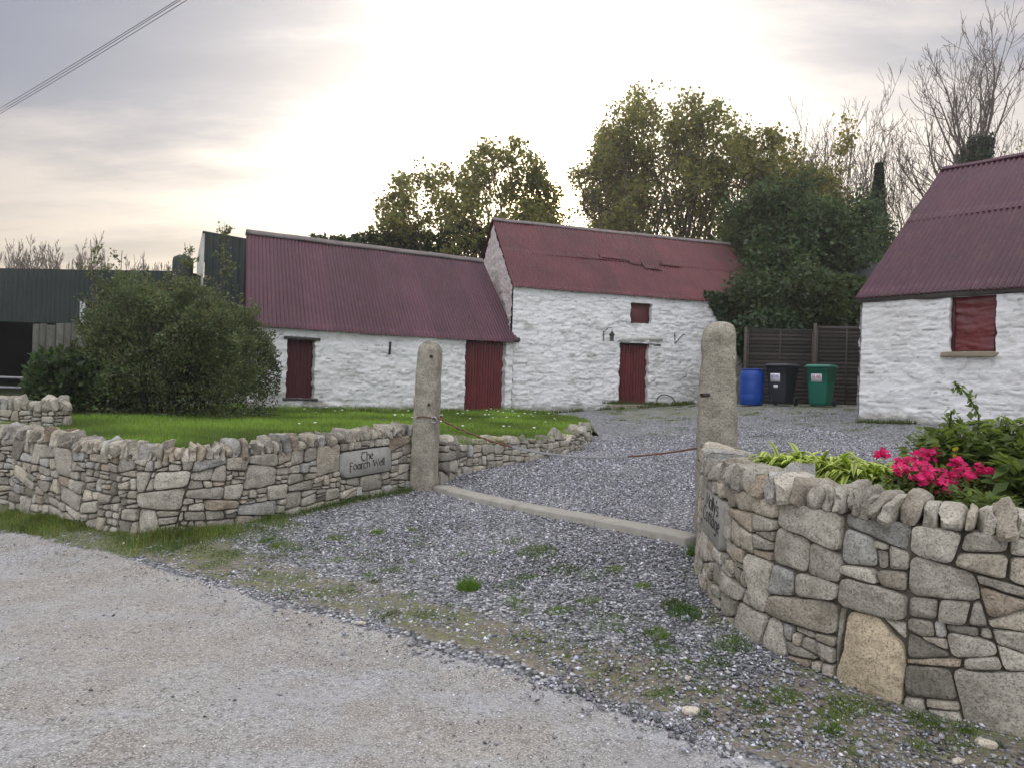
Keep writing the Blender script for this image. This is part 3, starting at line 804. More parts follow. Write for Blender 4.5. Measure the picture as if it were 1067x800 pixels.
# ------------------------------------------------------------------ gate pillars
def pillar(x, y, zb, zt, w0, w1, rot, seed, label, flat):
    root = thing('granite_gatepost', (x, y, zb), label, 'gatepost', 'granite gateposts either side of the drive')
    n = 44; k = 44; A = Acc(); V = []
    zs = np.concatenate([np.linspace(-.35, zt - zb - w1 * .55, n - 12), zt - zb - w1 * .55 + w1 * .55 * np.sin(np.linspace(.08, 1, 12) * pi / 2)])
    for z in zs:
        f = max(0, z) / (zt - zb); w = (w0 * (1 - f) + w1 * f) / 2
        top = (z - (zt - zb - w1 * .55)) / (w1 * .55); sc = math.sqrt(max(0.0, 1 - max(0, top) ** 2)) if top > 0 else 1
        for i in range(k):
            t = 2 * pi * i / k; c, s = cos(t), sin(t); e = 6.0 if flat else 4.0
            l = (abs(c) ** e + abs(s) ** e) ** (-1 / e)
            sx = max(sc, .0) if flat else max(sc, 0)
            V.append((l * c * w * (sx), l * s * w * .86 * (sc if not flat else max(sc, .75) if top < .97 else .5), z))
    V = np.array(V)
    ns = fbm(V * 5 + seed, 4, seed) * (.022 if flat else .042) + fbm(V * 22 + seed, 3, seed + 4) * .011
    rad = np.hypot(V[:, 0], V[:, 1])[:, None] + 1e-6
    V[:, :2] *= 1 + ns[:, None] / np.maximum(rad, .05)
    if not flat: V[:, 0] += .03 * sstep(.7, 1.0, V[:, 2] / (zt - zb)) * np.sign(V[:, 0]) * 0
    V[:, 0] += .015 * np.sin(V[:, 2] * 1.7 + seed)
    c, s = cos(rot), sin(rot)
    W = np.stack([x + V[:, 0] * c - V[:, 1] * s, y + V[:, 0] * s + V[:, 1] * c, zb + V[:, 2]], 1)
    m_ = len(zs); F = [gridfaces(k, m_, True), np.array([list(range((m_ - 1) * k, m_ * k))])]
    A.add(W, F)
    A.C = [np.tile(np.array([.76, .745, .69]), (len(W), 1))]
    build('stone_shaft', A, M['stone'], root, smooth=True)
    return root
p1 = pillar(-1.03, 9.48, .27, 2.10, .31, .27, -.25, 4, 'round-topped granite gatepost at the end of the left garden wall', True)
p2 = pillar(1.78, 6.60, .31, 2.19, .345, .285, -.2, 9, 'rough domed granite gatepost rising behind the right wall by the flower bed', False)
for (px_, pz, rx) in ((-.99, 1.90, .018), (-1.0, 1.32, .016)):
    V, F = tube([(px_, 9.38, pz + .012), (px_, 9.29, pz - .006)], rx, 8)
    build('iron_stub', Acc().add(V, F), M['iron'], p1)
V, F = tube([(1.66, 6.48, 1.56), (1.58, 6.40, 1.555)], .017, 8)
build('iron_stub', Acc().add(V, F), M['iron'], p2)

# granite sill across the gateway, in two lengths
A = Acc(); a0 = np.array([-.84, 9.46]); b0 = np.array([1.60, 6.52]); e = (b0 - a0) / np.linalg.norm(b0 - a0); nn = np.array([-e[1], e[0]]); L = np.linalg.norm(b0 - a0)
for i, (s0, s1, j) in enumerate(((0, L * .40, 0), (L * .403, L * .72, .012), (L * .723, L, -.006))):
    nx = 40; prof = [(-.13, -.25), (-.13, .045), (-.12, .06), (.0, .066), (.12, .06), (.13, .045), (.13, -.25)]
    V = []
    for s in np.linspace(s0, s1, nx):
        p = a0 + e * s
        for d, h in prof:
            q_ = p + nn * (d + j); V.append((q_[0], q_[1], gz1(p[0], p[1]) + h - .01))
    V = np.array(V); V += (fbm(V * 14, 3, 3) * .008)[:, None] * np.array([nn[0], nn[1], .6])
    m_ = len(prof); A.add(V, [gridfaces(m_, nx)[:, ::-1], np.array([list(range(m_))]), np.array([list(range((nx - 1) * m_, nx * m_))[::-1]])])
build('threshold_slab', A, M['sill'], origin=(.4, 8.0, .3), label='long pale granite threshold strip laid across the gravel between the two gateposts', cat='stone slab')

# chain slung between the posts
root = thing('barrier_chain', (.3, 8.0, .95), 'thin sagging rope and chain slung low between the two gateposts', 'chain')
def cat_pts(t):
    P0 = np.array([-.90, 9.33, 1.17]); P1 = np.array([1.60, 6.60, 1.10]); t = np.asarray(t)[:, None]
    P = P0 * (1 - t) + P1 * t; P[:, 2] -= (.24 * 4 * t[:, 0] * (1 - t[:, 0])); return P
V, F = tube(cat_pts(np.linspace(0, .37, 30)), .009, 6); A = Acc().add(V, F)
P = cat_pts(np.linspace(.02, .36, 60)); w = np.linspace(0, 40, 60); P[:, 2] += np.sin(w) * .012; P[:, 0] += np.cos(w) * .012
V, F = tube(P, .005, 5); A.add(V, F)
build('rope', A, M['rust'], root, smooth=True)
t = np.linspace(.37, .80, 62); P = cat_pts(t); A = Acc(); th = np.linspace(0, 2 * pi, 11)
def link(c, d, i, ln=.030, wd=.011, r=.0035):
    d = d / np.linalg.norm(d); up = np.array([0, 0, 1.]); s_ = np.cross(d, up); s_ /= np.linalg.norm(s_); u = s_ if i % 2 else np.cross(s_, d)
    pts = [c + d * cos(a) * ln + u * sin(a) * wd for a in th]; return tube(pts, r, 5, False)
for i in range(len(t) - 1):
    V, F = link(P[i], P[i + 1] - P[i], i); A.add(V, F)
build('chain', A, M['galv'], root, smooth=True)
V, F = tube(cat_pts(np.linspace(.80, 1, 16)), .009, 6); build('rope', Acc().add(V, F), M['rust'], root, smooth=True)
# turns of chain around the left post
ang = np.linspace(0, 2 * pi, 40); A = Acc(); c, s = cos(-.25), sin(-.25)
V, F = tube([(-1.02 + .175 * cos(a) * c - .155 * sin(a) * s, 9.48 + .175 * cos(a) * s + .155 * sin(a) * c, 1.16 + .012 * sin(3 * a)) for a in ang], .008, 6); A.add(V, F)
build('rope', A, M['rust'], root, smooth=True)
A = Acc(); V, F = tube([(-.93 + .035 * cos(a), 9.30, 1.14 + .035 * sin(a)) for a in np.linspace(0, 2 * pi, 16)], .007, 6); A.add(V, F)
build('ring', A, M['galv'], root, smooth=True)

# ------------------------------------------------------------------ buildings
def rubble_wall(p0, e, n, L, zb, zt, openings, seed, res=.035, amp=1.0, top=None, wear=None, cell=(.44, .14), reveal=.34, edge_jit=.035):
    """whitewashed rubble face: p0 (x,y) left end seen from outside, e along, n outward; real relief. Returns Acc"""
    nx = max(4, int(L / res)); nz = max(4, int((zt - zb) / res))
    S = np.linspace(0, L, nx + 1); Z = np.linspace(zb, zt, nz + 1); cells = []
    for (s0, s1, z0, z1) in openings:
        i0 = np.argmin(abs(S - s0)); i1 = np.argmin(abs(S - s1)); j0 = np.argmin(abs(Z - z0)); j1 = np.argmin(abs(Z - z1))
        if z1 >= zt - .01: j1 = nz
        S[i0], S[i1] = s0, s1; Z[j0] = z0
        if j1 < nz: Z[j1] = z1
        cells.append((i0, i1, j0, j1))
    SS, ZZ = np.meshgrid(S, Z); s = SS.ravel(); z = ZZ.ravel()
    if top is not None:
        tt = top(s); z = zb + (z - zb) / (zt - zb) * (tt - zb)
    P3 = np.stack([s * 1.2, z * 1.2, np.full(s.shape, seed * 3.1)], 1)
    wu = s / cell[0] + .9 * fbm(P3, 3, seed); wv = z / cell[1] + .7 * fbm(P3 * .8 + 9, 3, seed + 1)
    f1, f2, cid = worley(wu, wv, seed)
    edge = sstep(.0, .30, f2 - f1)
    wu2 = s / (cell[0] * .42) + .5 * fbm(P3 * 2, 2, seed + 5); wv2 = z / (cell[1] * .5)
    g1, g2, gid = worley(wu2, wv2, seed + 40)
    H3 = np.stack([s * 2.6, z * 8.0, np.full(s.shape, seed * 1.7)], 1)
    soft = sstep(-.25, .35, fbm(P3 * 1.1 + 40, 3, seed + 31))
    d = amp * (.021 * edge * (.4 + .6 * soft) + .018 * (cid - .5) + .012 * sstep(0, .30, g2 - g1) * (cid > .30) + .014 * (gid - .5) + .007 * fbm(H3, 4, seed + 7) + .009 * fbm(H3 * 2.6, 3, seed + 17) + .05 * fbm(P3 * .5, 2, seed + 8))
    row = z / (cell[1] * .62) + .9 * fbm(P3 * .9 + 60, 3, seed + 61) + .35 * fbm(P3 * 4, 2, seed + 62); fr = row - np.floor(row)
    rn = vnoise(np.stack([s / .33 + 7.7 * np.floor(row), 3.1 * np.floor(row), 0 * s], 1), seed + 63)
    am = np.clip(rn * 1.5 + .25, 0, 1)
    d = d + amp * .020 * am * (1 - fr) ** 1.4; ledge_shade = am * sstep(.80, .97, fr)  # joint dirt and overhang shade painted under each course edge
    js = edge_jit * fbm(np.stack([s * 9, z * 9, 0 * s], 1), 2, seed + 12) * ((s > .05) & (s < L - .05)); jz = .6 * edge_jit * fbm(np.stack([s * 9, z * 9, 0 * s + 4], 1), 2, seed + 13) * (z < z.max() - .05)
    p0 = np.asarray(p0, float); e3 = np.array([e[0], e[1], 0]); n3 = np.array([n[0], n[1], 0])
    V = np.array([p0[0], p0[1], 0]) + (s + js)[:, None] * e3 + d[:, None] * n3 + (z + jz)[:, None] * np.array([0, 0, 1.])
    w = np.zeros(s.shape)
    base = zb + .45
    w = np.maximum(w, .75 * (1 - sstep(.0, .42, z - base + .22 * fbm(P3 * 1.5, 3, 4))))
    w = np.maximum(w, .38 * sstep(.0, .45, fbm(P3 * .9, 3, seed + 20)))
    if wear is not None: w = np.maximum(w, wear(s, z))
    joint = (1 - sstep(0, .14, f2 - f1)) * .45 * soft; joint = np.maximum(joint, ledge_shade)
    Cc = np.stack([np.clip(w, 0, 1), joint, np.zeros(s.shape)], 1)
    F = gridfaces(nx + 1, nz + 1); keep = np.ones((nz, nx), bool)
    for (i0, i1, j0, j1) in cells: keep[j0:j1, i0:i1] = False
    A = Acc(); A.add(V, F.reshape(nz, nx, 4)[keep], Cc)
    for (i0, i1, j0, j1) in cells:
        ring = [(i0, j) for j in range(j0, j1 + 1)] + [(i, j1) for i in range(i0 + 1, i1 + 1)] + [(i1, j) for j in range(j1 - 1, j0 - 1, -1)] + [(i, j0) for i in range(i1 - 1, i0, -1)]
        idx = [j * (nx + 1) + i for i, j in ring]; f = V[idx]; b = f - n3 * reveal; m_ = len(idx)
        mid_ = f - n3 * .12
        f4 = np.array([[i, (i + 1) % m_, m_ + (i + 1) % m_, m_ + i] for i in range(m_)])
        A.add(np.concatenate([f, b]), f4, np.concatenate([Cc[idx], Cc[idx]]))
    return A

def corrugated(a, b, c, d, pitch=.1, amp=.015, rows=14, seed=0, sag=.02, per=8, jag=.01, shade=True, thick=.004):
    """sheet a(eave left) b(eave right) c(ridge right) d(ridge left)"""
    a, b, c, d = [np.asarray(v, float) for v in (a, b, c, d)]
    W = (np.linalg.norm(b - a) + np.linalg.norm(c - d)) / 2; nu = int(W / pitch * per) + 1
    u = np.linspace(0, 1, nu); v = np.linspace(0, 1, rows)
    U_, V_ = np.meshgrid(u, v); U_ = U_.ravel(); V_ = V_.ravel()
    P = (a * (1 - U_[:, None]) + b * U_[:, None]) * (1 - V_[:, None]) + (d * (1 - U_[:, None]) + c * U_[:, None]) * V_[:, None]
    n = np.cross(b - a, d - a); n /= np.linalg.norm(n)
    if n[2] < 0: n = -n
    q_ = np.stack([U_ * W * .5, V_ * 2, 0 * U_ + seed], 1)
    h = amp * np.cos(U_ * W / pitch * 2 * pi) + sag * fbm(q_, 3, seed) + .003 * np.floor(vnoise(np.stack([np.floor(U_ * W / .72), 0 * U_, 0 * U_ + seed], 1), 3) * 2)
    sl = (d - a) / np.linalg.norm(d - a)
    sheet = np.floor(U_ * W / .72)
    j = (_hash(sheet.astype(np.int64), np.zeros(len(sheet), np.int64), np.zeros(len(sheet), np.int64), seed + 3) - .5) * jag * 2 * (V_ == 0)
    P = P + n * h[:, None] + sl * j[:, None]
    tint = np.ones((len(P), 3))
    if shade:
        tn = .84 + .30 * _hash(sheet.astype(np.int64), np.zeros(len(sheet), np.int64), np.ones(len(sheet), np.int64), seed + 9)
        tint *= tn[:, None]
    A = Acc(); F = gridfaces(nu, rows)
    A.add(np.concatenate([P, P - n * thick]), [F, F[:, ::-1] + len(P), np.array([[i, i + 1, len(P) + i + 1, len(P) + i] for i in range(nu - 1)])], np.concatenate([tint, tint]))
    return A

def vertical_sheet(p0, e, n, s0, s1, z0, z1, depth, m, pitch=.09, amp=.014, parent=None, name='door', seed=0, rows=6, skew=0.0, bend=.0):
    e3 = np.array([e[0], e[1], 0]); n3 = np.array([n[0], n[1], 0]); o = np.array([p0[0], p0[1], 0.])
    nu = int((s1 - s0) / pitch * 8) + 1; u = np.linspace(s0, s1, nu); v = np.linspace(z0, z1, rows)
    U_, V_ = np.meshgrid(u, v); U_ = U_.ravel(); V_ = V_.ravel()
    h = amp * np.cos(U_ / pitch * 2 * pi) - depth + bend * np.sin((U_ - s0) / (s1 - s0) * 7) + .008 * fbm(np.stack([U_ * 3, V_ * 2, 0 * U_], 1), 2, seed)
    h += np.where(np.floor((U_ - s0) / .62) % 2 == 1, .012, 0)
    P = o + (U_ + skew * (V_ - z0))[:, None] * e3 + h[:, None] * n3 + V_[:, None] * np.array([0, 0, 1.])
    A = Acc(); F = gridfaces(nu, rows); A.add(np.concatenate([P, P - n3 * .004]), [F, F[:, ::-1] + len(P)])
    return build(name, A, m, parent, smooth=True)

def house(name, label, A0, B0, depth, zb, zw, zr, openings, seed, roofm, wear=None, res=.035, gables=(True, True), roof_over=(.0, .0), eave_dz=0.1, eave_out=.14, zb_r=None, zw_r=None, zr_r=None, seam=None, pitch=.1, gable_pink=False, cell=(.44, .14), amp=1.0, cat='building', skew_l=0.0, capm='ridge', caps=.6):
    A0 = np.array(A0, float); B0 = np.array(B0, float); L = np.linalg.norm(B0 - A0); e = (B0 - A0) / L; n = np.array([e[1], -e[0]]); bk = -n
    zw_r = zw if zw_r is None else zw_r; zr_r = zr if zr_r is None else zr_r
    root = thing(name, (*(A0 + B0) / 2, zb + .45), label, cat)
    Wf = rubble_wall(A0, e, n, L, zb, zw, openings, seed, res, amp=amp, wear=wear, cell=cell)
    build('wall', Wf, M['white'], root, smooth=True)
    # gables: left seen from outside runs back -> front
    hr = depth / 2
    def gtop(s): return zw + (zr - zw) * (1 - np.abs(s - hr) / hr) - .06
    gcell = (cell[0] * .8, cell[1])
    gd = bk + e * skew_l; gl_ = np.linalg.norm(gd); gd = gd / gl_; hrl = depth * gl_ / 2
    def gtopl(s): return zw + (zr - zw) * (1 - np.abs(s - hrl) / hrl) - .06
    Ag = rubble_wall(A0 + gd * depth * gl_, -gd, np.array([-gd[1], gd[0]]), depth * gl_, zb, zw, [], seed + 50, res * 1.2, top=gtopl, cell=gcell, amp=amp)
    if gable_pink:
        for k in range(len(Ag.C)): Ag.C[k][:, 2] = .55
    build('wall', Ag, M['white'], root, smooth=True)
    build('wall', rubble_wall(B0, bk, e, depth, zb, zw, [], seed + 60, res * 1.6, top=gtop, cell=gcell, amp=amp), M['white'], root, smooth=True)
    e3 = np.array([*e, 0]); n3 = np.array([*n, 0]); z3 = np.array([0, 0, 1.])
    V, F = frame_box((*A0, 0), e3, -n3, z3, .0, L, depth - .3, depth, zb, zw); build('wall', Acc().add(V, F, (0.2, 0, 0)), M['white'], root)
    # roof sheets
    sl = (zr - zw) / hr
    def P3(s, b, z): return np.array([*(A0 + e * s + bk * b), z])
    l, r_ = -roof_over[0], L + roof_over[1]
    ze = zw + eave_dz - sl * eave_out
    a = P3(l, -eave_out, ze); b = P3(r_, -eave_out, ze + (zw_r - zw)); c = P3(r_, hr, zr_r + eave_dz); d = P3(l + skew_l * hr, hr, zr + eave_dz)
    if seam is None:
        build('roof', corrugated(a, b, c, d, pitch, seed=seed), roofm, root, smooth=True)
    else:
        m0 = a + (d - a) * seam; m1 = b + (c - b) * seam; nr = np.cross(b - a, d - a); nr /= np.linalg.norm(nr); nr = nr * np.sign(nr[2])
        rf = build('roof', corrugated(a, b, m1 + (c - b) * .03, m0 + (d - a) * .03, pitch, seed=seed, rows=9), roofm, root, smooth=True)
        build('upper_sheets', corrugated(m0 + nr * .009, m1 + nr * .009, c + nr * .006, d + nr * .006, pitch, seed=seed + 1, rows=9, jag=.016), roofm, rf, smooth=True)
    a2 = P3(l + skew_l * depth, depth + .1, zw + .02); b2 = P3(r_, depth + .1, zw + .02)
    build('roof', corrugated(b2, a2, d, c, .2, rows=4, seed=seed + 2, per=4), roofm, root, smooth=True)
    # ridge cap: rough rolled capping
    n_ = 60; A = Acc(); t = np.linspace(0, 1, n_)
    pts = d * (1 - t)[:, None] + c * t[:, None]; pts[:, 2] += .012 + .014 * fbm(np.stack([t * L * 1.5, 0 * t, 0 * t], 1), 3, seed)
    prof = [(-.19, -.19 * sl + .035), (-.10, -.10 * sl + .045), (-.03, .05), (.03, .05), (.10, -.10 * sl + .045), (.19, -.19 * sl + .035), (.10, -.10 * sl - .005), (0, .0), (-.10, -.10 * sl - .005)]
    V = np.array([p + np.array([*bk, 0]) * x * caps + z3 * z * caps for p in pts for x, z in prof]); m_ = len(prof)
    A.add(V, [gridfaces(m_, n_, True), np.array([list(range(m_))]), np.array([list(range((n_ - 1) * m_, n_ * m_))[::-1]])])
    build('ridge_cap', A, M[capm], root, smooth=False)
    # wall plate board under the eave, dark loft inside
    V, F = frame_box((*A0, 0), e3, n3, z3, .01, L - .01, -.26, -.16, zw - .14, zw + .02); A = Acc().add(V, F)
    build('wall_plate', A, M['beam'], root)
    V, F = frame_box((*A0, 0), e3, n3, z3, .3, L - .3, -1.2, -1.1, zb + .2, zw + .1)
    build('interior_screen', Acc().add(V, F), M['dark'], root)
    return root, A0, e, n, L

def panel(root, P, s0, s1, z0, z1, depth, th, m, name, seed=0):
    A0, e, n = P
    V, F = frame_box((*A0, 0), (*e, 0), (*n, 0), (0, 0, 1), s0, s1, -depth - th, -depth, z0, z1)
    return build(name, Acc().add(V, F), m, root)

# --- left barn
def wearA(s, z): return .55 * np.exp(-((s - .6) / .9) ** 2) * (1 - sstep(1.0, 2.2, z))
hA, A0, e, n, L = house('barn', 'long low whitewashed barn with plum tin roof and tall red tin door', (-6.35, 18.40), (-.02, 22.77), 4.1, .30, 2.86, 5.32,
    [(.95, 1.67, 1.08, 2.54), (6.08, 7.46, .30, 2.9)], 11, M['roofA'], wear=wearA, roof_over=(.12, .14), zr_r=5.42, zw_r=2.88, res=.036, eave_dz=.10, skew_l=.27)
vertical_sheet(A0, e, n, 6.00, 7.56, .62, 2.90, .16, M['red'], .095, .017, hA, 'door', 3, bend=.006)
wd = vertical_sheet(A0, e, n, .90, 1.74, 1.05, 2.56, .20, M['darkred'], .095, .012, hA, 'shutter', 5)
V, F = frame_box((*A0, 0), (*e, 0), (*n, 0), (0, 0, 1), .86, 1.78, -.2, .035, 2.53, 2.60); build('lintel', Acc().add(V, F), M['beam'], hA)
V, F = frame_box((*A0, 0), (*e, 0), (*n, 0), (0, 0, 1), .86, 1.76, -.2, .045, 1.03, 1.085); build('sill', Acc().add(V, F), M['beam'], hA)
o3 = np.array([*A0, 0.]); e3 = np.array([*e, 0]); n3 = np.array([*n, 0]); z3 = np.array([0, 0, 1.])
V, F = frame_box(o3, e3, n3, z3, 3.69, 3.735, -.02, .055, 2.28, 2.62); V[[0, 1, 2, 3]] += e3 * -.015
build('iron_strap', Acc().add(V, F), M['iron'], hA)
# flashing lump at the eave against the taller house
V, F = superstone(o3 + e3 * 7.72 + n3 * .20 + z3 * 2.90, e3, n3, z3, .09, .08, .07, 2.6, rng, 3); build('eave_end', Acc().add(V, F), M['beam'], hA)

# --- middle house
def wearB(s, z):
    w = .50 * np.exp(-((s - 6.4) / 1.5) ** 2) * (1 - sstep(1.8, 3.4, z)); w = np.maximum(w, .62 * np.exp(-((s - 7.9) / .7) ** 2) * (1 - sstep(2.4, 4.2, z)))
    for (a, b, c_, d_) in ((2.0, 1.75, .30, .18), (2.6, 2.5, .34, .18), (1.95, 2.5, .2, .14), (1.8, 2.1, .2, .1), (.5, 3.3, .3, .2)):
        w = np.maximum(w, .55 * np.exp(-(((s - a) / c_) ** 2 + ((z - b) / d_) ** 2)))
    return w
hB, A0, e, n, L = house('stone_house', 'taller whitewashed stone outhouse with maroon roof, small red door and loft hatch', (-.05, 22.90), (8.35, 25.54), 4.8, .35, 4.52, 6.88,
    [(3.86, 4.60, 3.62, 4.26), (3.53, 4.55, .55, 3.00)], 23, M['roofB'], wear=wearB, roof_over=(.06, .12), zr_r=6.82, zw_r=4.50, gable_pink=True, seam=.50, pitch=.1)
vertical_sheet(A0, e, n, 3.46, 4.62, 1.10, 2.98, .18, M['red'], .095, .017, hB, 'door', 8, bend=.008)
o3 = np.array([*A0, 0.]); e3 = np.array([*e, 0]); n3 = np.array([*n, 0])
V, F = frame_box(o3, e3, n3, z3, 3.42, 5.0, -.2, .05, 3.0, 3.20)
V[[4, 5, 6, 7]] += z3 * .02; V[1] += z3 * .10; V[2] += z3 * .10
build('lintel', Acc().add(V, F), M['lintel'], hB)
V, F = frame_box(o3, e3, n3, z3, 3.46, 4.95, -.16, .03, 2.95, 2.997); build('lintel_board', Acc().add(V, F), M['dark'], hB)
panel(hB, (A0, e, n), 3.80, 4.64, 3.58, 4.30, .14, .04, M['redboard'], 'hatch')
# mossy door step
A = Acc()
for (s0, s1, z0, z1, d0, d1) in ((3.1, 4.3, .75, 1.10, .0, .42), (3.45, 4.9, .75, 1.02, .36, .72), (4.2, 5.2, .8, 1.10, .0, .34)):
    V, F = superstone(o3 + e3 * (s0 + s1) / 2 + n3 * (d0 + d1) / 2 + z3 * (z0 + z1) / 2, e3, n3, z3, (s1 - s0) / 2, (d1 - d0) / 2, (z1 - z0) / 2, 7, rng, 31); A.add(V, F, (.8, .8, .72))
build('doorstep', A, M['stone'], hB, smooth=True)
# lifted, cracked sheet edges on the roof
nr = np.array([0, 0, 0.])
sl = (6.88 - 4.52) / 2.4; nr = n3 * sl + z3; nr /= np.linalg.norm(nr); up = -n3 + z3 * sl; up /= np.linalg.norm(up)
A = Acc()
def rp3(s, v): return o3 + e3 * s + (-n3 + z3 * sl) * v + z3 * (4.62)
for (s0, s1, v0, v1) in ((3.3, 4.3, 1.20, 1.36), (4.30, 4.8, 1.06, 1.35), (4.75, 5.4, .92, 1.25), (5.5, 6.2, 1.12, 1.30)):
    B_ = corrugated(rp3(s0, v0) + nr * .022, rp3(s1, v0 - .03) + nr * .020, rp3(s1, v1) + nr * .020, rp3(s0, v1) + nr * .018, .1, rows=4, seed=int(s0 * 10), sag=.01)
    for V, F in zip(B_.V, [B_.F]): A.add(V, F, B_.C[0])
build('loose_sheets', A, M['roofB'], hB, smooth=True)
# drips of lime on the gable edge handled by the wall; wall lantern and brackets
def lantern(s, z):
    c = o3 + e3 * s + n3 * .30 + z3 * z
    r_ = thing('wall_lantern', tuple(o3 + e3 * s + n3 * .05 + z3 * z), 'small black wall lantern hanging from a bracket left of the small red door', 'lantern')
    A = Acc(); V, F = tube([o3 + e3 * (s - .17) + n3 * .06 + z3 * (z - .16), o3 + e3 * (s - .17) + n3 * .06 + z3 * (z + .16)], .014, 6); A.add(V, F)
    V, F = tube([o3 + e3 * (s - .17) + n3 * .06 + z3 * (z + .1), o3 + e3 * (s - .08) + n3 * .18 + z3 * (z + .24), c + z3 * .24, c + z3 * .16], .011, 6); A.add(V, F)
    build('bracket', A, M['iron'], r_)
    V, F = lathe([(.0, .16), (.02, .14), (.03, .11), (.095, .03), (.10, .015), (.0, .015)], c, 6); cap = build('cap', Acc().add(V, F), M['iron'], r_)
    A = Acc()
    for k in range(4):
        a = pi / 4 + k * pi / 2
        V, F = tube([c + np.array([.075 * cos(a), .075 * sin(a), .015]), c + np.array([.055 * cos(a), .055 * sin(a), -.15])], .008, 4); A.add(V, F)
    V, F = lathe([(.0, -.15), (.075, -.15), (.075, -.17), (0, -.17)], c, 4); A.add(V, F)
    build('cage', A, M['iron'], r_)
    V, F = lathe([(0.0, .01), (.05, .01), (.04, -.14), (0, -.14)], c, 4); build('glass', Acc().add(V, F), M['glass'], r_)
lantern(3.12, 3.17)
r_ = thing('wall_bracket', tuple(o3 + e3 * 5.5 + z3 * 3.2), 'empty black iron V-shaped bracket on the white wall right of the small door', 'bracket')
A = Acc()
for a, b in (((5.42, .05, 3.36), (5.44, .05, 3.04)), ((5.44, .05, 3.05), (5.62, .22, 3.33)), ((5.62, .22, 3.33), (5.68, .22, 3.33))):
    V, F = tube([o3 + e3 * a[0] + n3 * a[1] + z3 * a[2], o3 + e3 * b[0] + n3 * b[1] + z3 * b[2]], .014, 6); A.add(V, F)
build('arm', A, M['iron'], r_)
# old iron hoop leaning on the wall
A = Acc(); t = np.linspace(-.15, pi + .2, 26); cc = o3 + e3 * 5.1 + n3 * .22 + z3 * 1.12
V, F = tube([cc + e3 * .34 * cos(a) + z3 * (.30 * sin(a)) - n3 * (.12 * sin(a)) for a in t], .016, 6); A.add(V, F)
build('iron_hoop', A, M['iron'], origin=tuple(cc), label='rusty black half hoop leaning on the white wall right of the doorstep', cat='iron hoop')

# --- right cottage
hC, A0, e, n, L = house('cottage', 'whitewashed cottage at the right edge with glossy red boarded window and deep plum roof', (7.02, 15.50), (11.6, 10.0), 6.4, .55, 3.46, 6.58,
    [(1.66, 2.42, 2.44, 3.46)], 41, M['roofC'], res=.03, roof_over=(.10, .1), seam=.56, pitch=.105, eave_dz=.19, eave_out=.10, cell=(.46, .15), amp=.85, skew_l=.09, capm='roofC', caps=.5)
o3 = np.array([*A0, 0.]); e3 = np.array([*e, 0]); n3 = np.array([*n, 0])
V, F = frame_box(o3, e3, n3, z3, -.10, L, -.1, .055, 3.465, 3.60)
nn_ = 60; A = Acc(); V = []
for s in np.linspace(-.1, L, nn_):
    w = .012 * math.sin(s * 3.1) + .01 * math.sin(s * 7.7 + 1)
    for d_, z_ in ((-.1, 3.47 + w), (.05, 3.455 + w), (.06, 3.60), (-.1, 3.61)): V.append(o3 + e3 * s + n3 * d_ + z3 * z_)
A.add(np.array(V), [gridfaces(4, nn_, True), np.array([[0, 1, 2, 3]])]); build('fascia', A, M['beam'], hC)
# red window: wrinkled painted sheet in a frame
u = np.linspace(1.62, 2.46, 44); v = np.linspace(2.42, 3.5, 50); U_, V_ = np.meshgrid(u, v); U_ = U_.ravel(); V_ = V_.ravel()
h = .026 * fbm(np.stack([U_ * 2.6, V_ * 8, 0 * U_], 1), 3, 2) + .014 * fbm(np.stack([U_ * 3, V_ * 16, 0 * U_ + 3], 1), 2, 4)
P = o3 + U_[:, None] * e3 + (h - .10)[:, None] * n3 + V_[:, None] * z3; A = Acc(); F = gridfaces(44, 50)
A.add(np.concatenate([P, P - n3 * .01]), [F, F[:, ::-1] + len(P)]); wn = build('window', A, M['shinyred'], hC, smooth=True, label='glossy red sheet boarding the window')
A = Acc()
for b_ in ((1.665, 1.705, 2.44, 3.46), (2.375, 2.415, 2.44, 3.46), (1.705, 2.375, 2.442, 2.475)):
    V, F = frame_box(o3, e3, n3, z3, b_[0], b_[1], -.12, -.055, b_[2], b_[3]); A.add(V, F)
build('frame', A, M['darkred'], wn)
V, F = superstone(o3 + e3 * 2.0 + n3 * .0 + z3 * 2.395, e3, n3, z3, .47, .12, .048, 9, rng, 5, n=11, amp=.006); build('sill', Acc().add(V, F), M['sillc'], hC, smooth=True)

# ------------------------------------------------------------------ sheds at the left and behind
root = thing('corrugated_shed', (-15.5, 24.2, .7), 'long dark green corrugated shed with open black front behind the bush', 'shed')
def flat_corr(p0, p1, z0, z1, m, name, parent, pitch=.15, amp=.02, z1b=None):
    p0 = np.array(p0, float); p1 = np.array(p1, float); a = np.array([*p0, z0]); b = np.array([*p1, z0]); c = np.array([*p1, z1 if z1b is None else z1b]); d = np.array([*p0, z1])
    W = np.linalg.norm(p1 - p0); nu = int(W / pitch * 8) + 1; u = np.linspace(0, 1, nu)
    e_ = (p1 - p0) / W; n_ = np.array([e_[1], -e_[0], 0]); lo = a + (b - a) * u[:, None]; hi = d + (c - d) * u[:, None]
    hh = (amp * np.clip(1.6 * np.cos(u * W / pitch * 2 * pi), -1, 1))[:, None] * n_
    P = np.concatenate([lo + hh, hi + hh]); F = gridfaces(nu, 2); A = Acc(); A.add(np.concatenate([P, P - n_ * .006]), [F, F[:, ::-1] + len(P)])
    return build(name, A, m, parent)
flat_corr((-24, 24), (-13.5, 24), 3.05, 4.60, M['shed'], 'cladding', root, z1b=4.74)
flat_corr((-13.5, 24), (-10.1, 24), 3.72, 4.74, M['shed'], 'cladding', root, z1b=4.80)
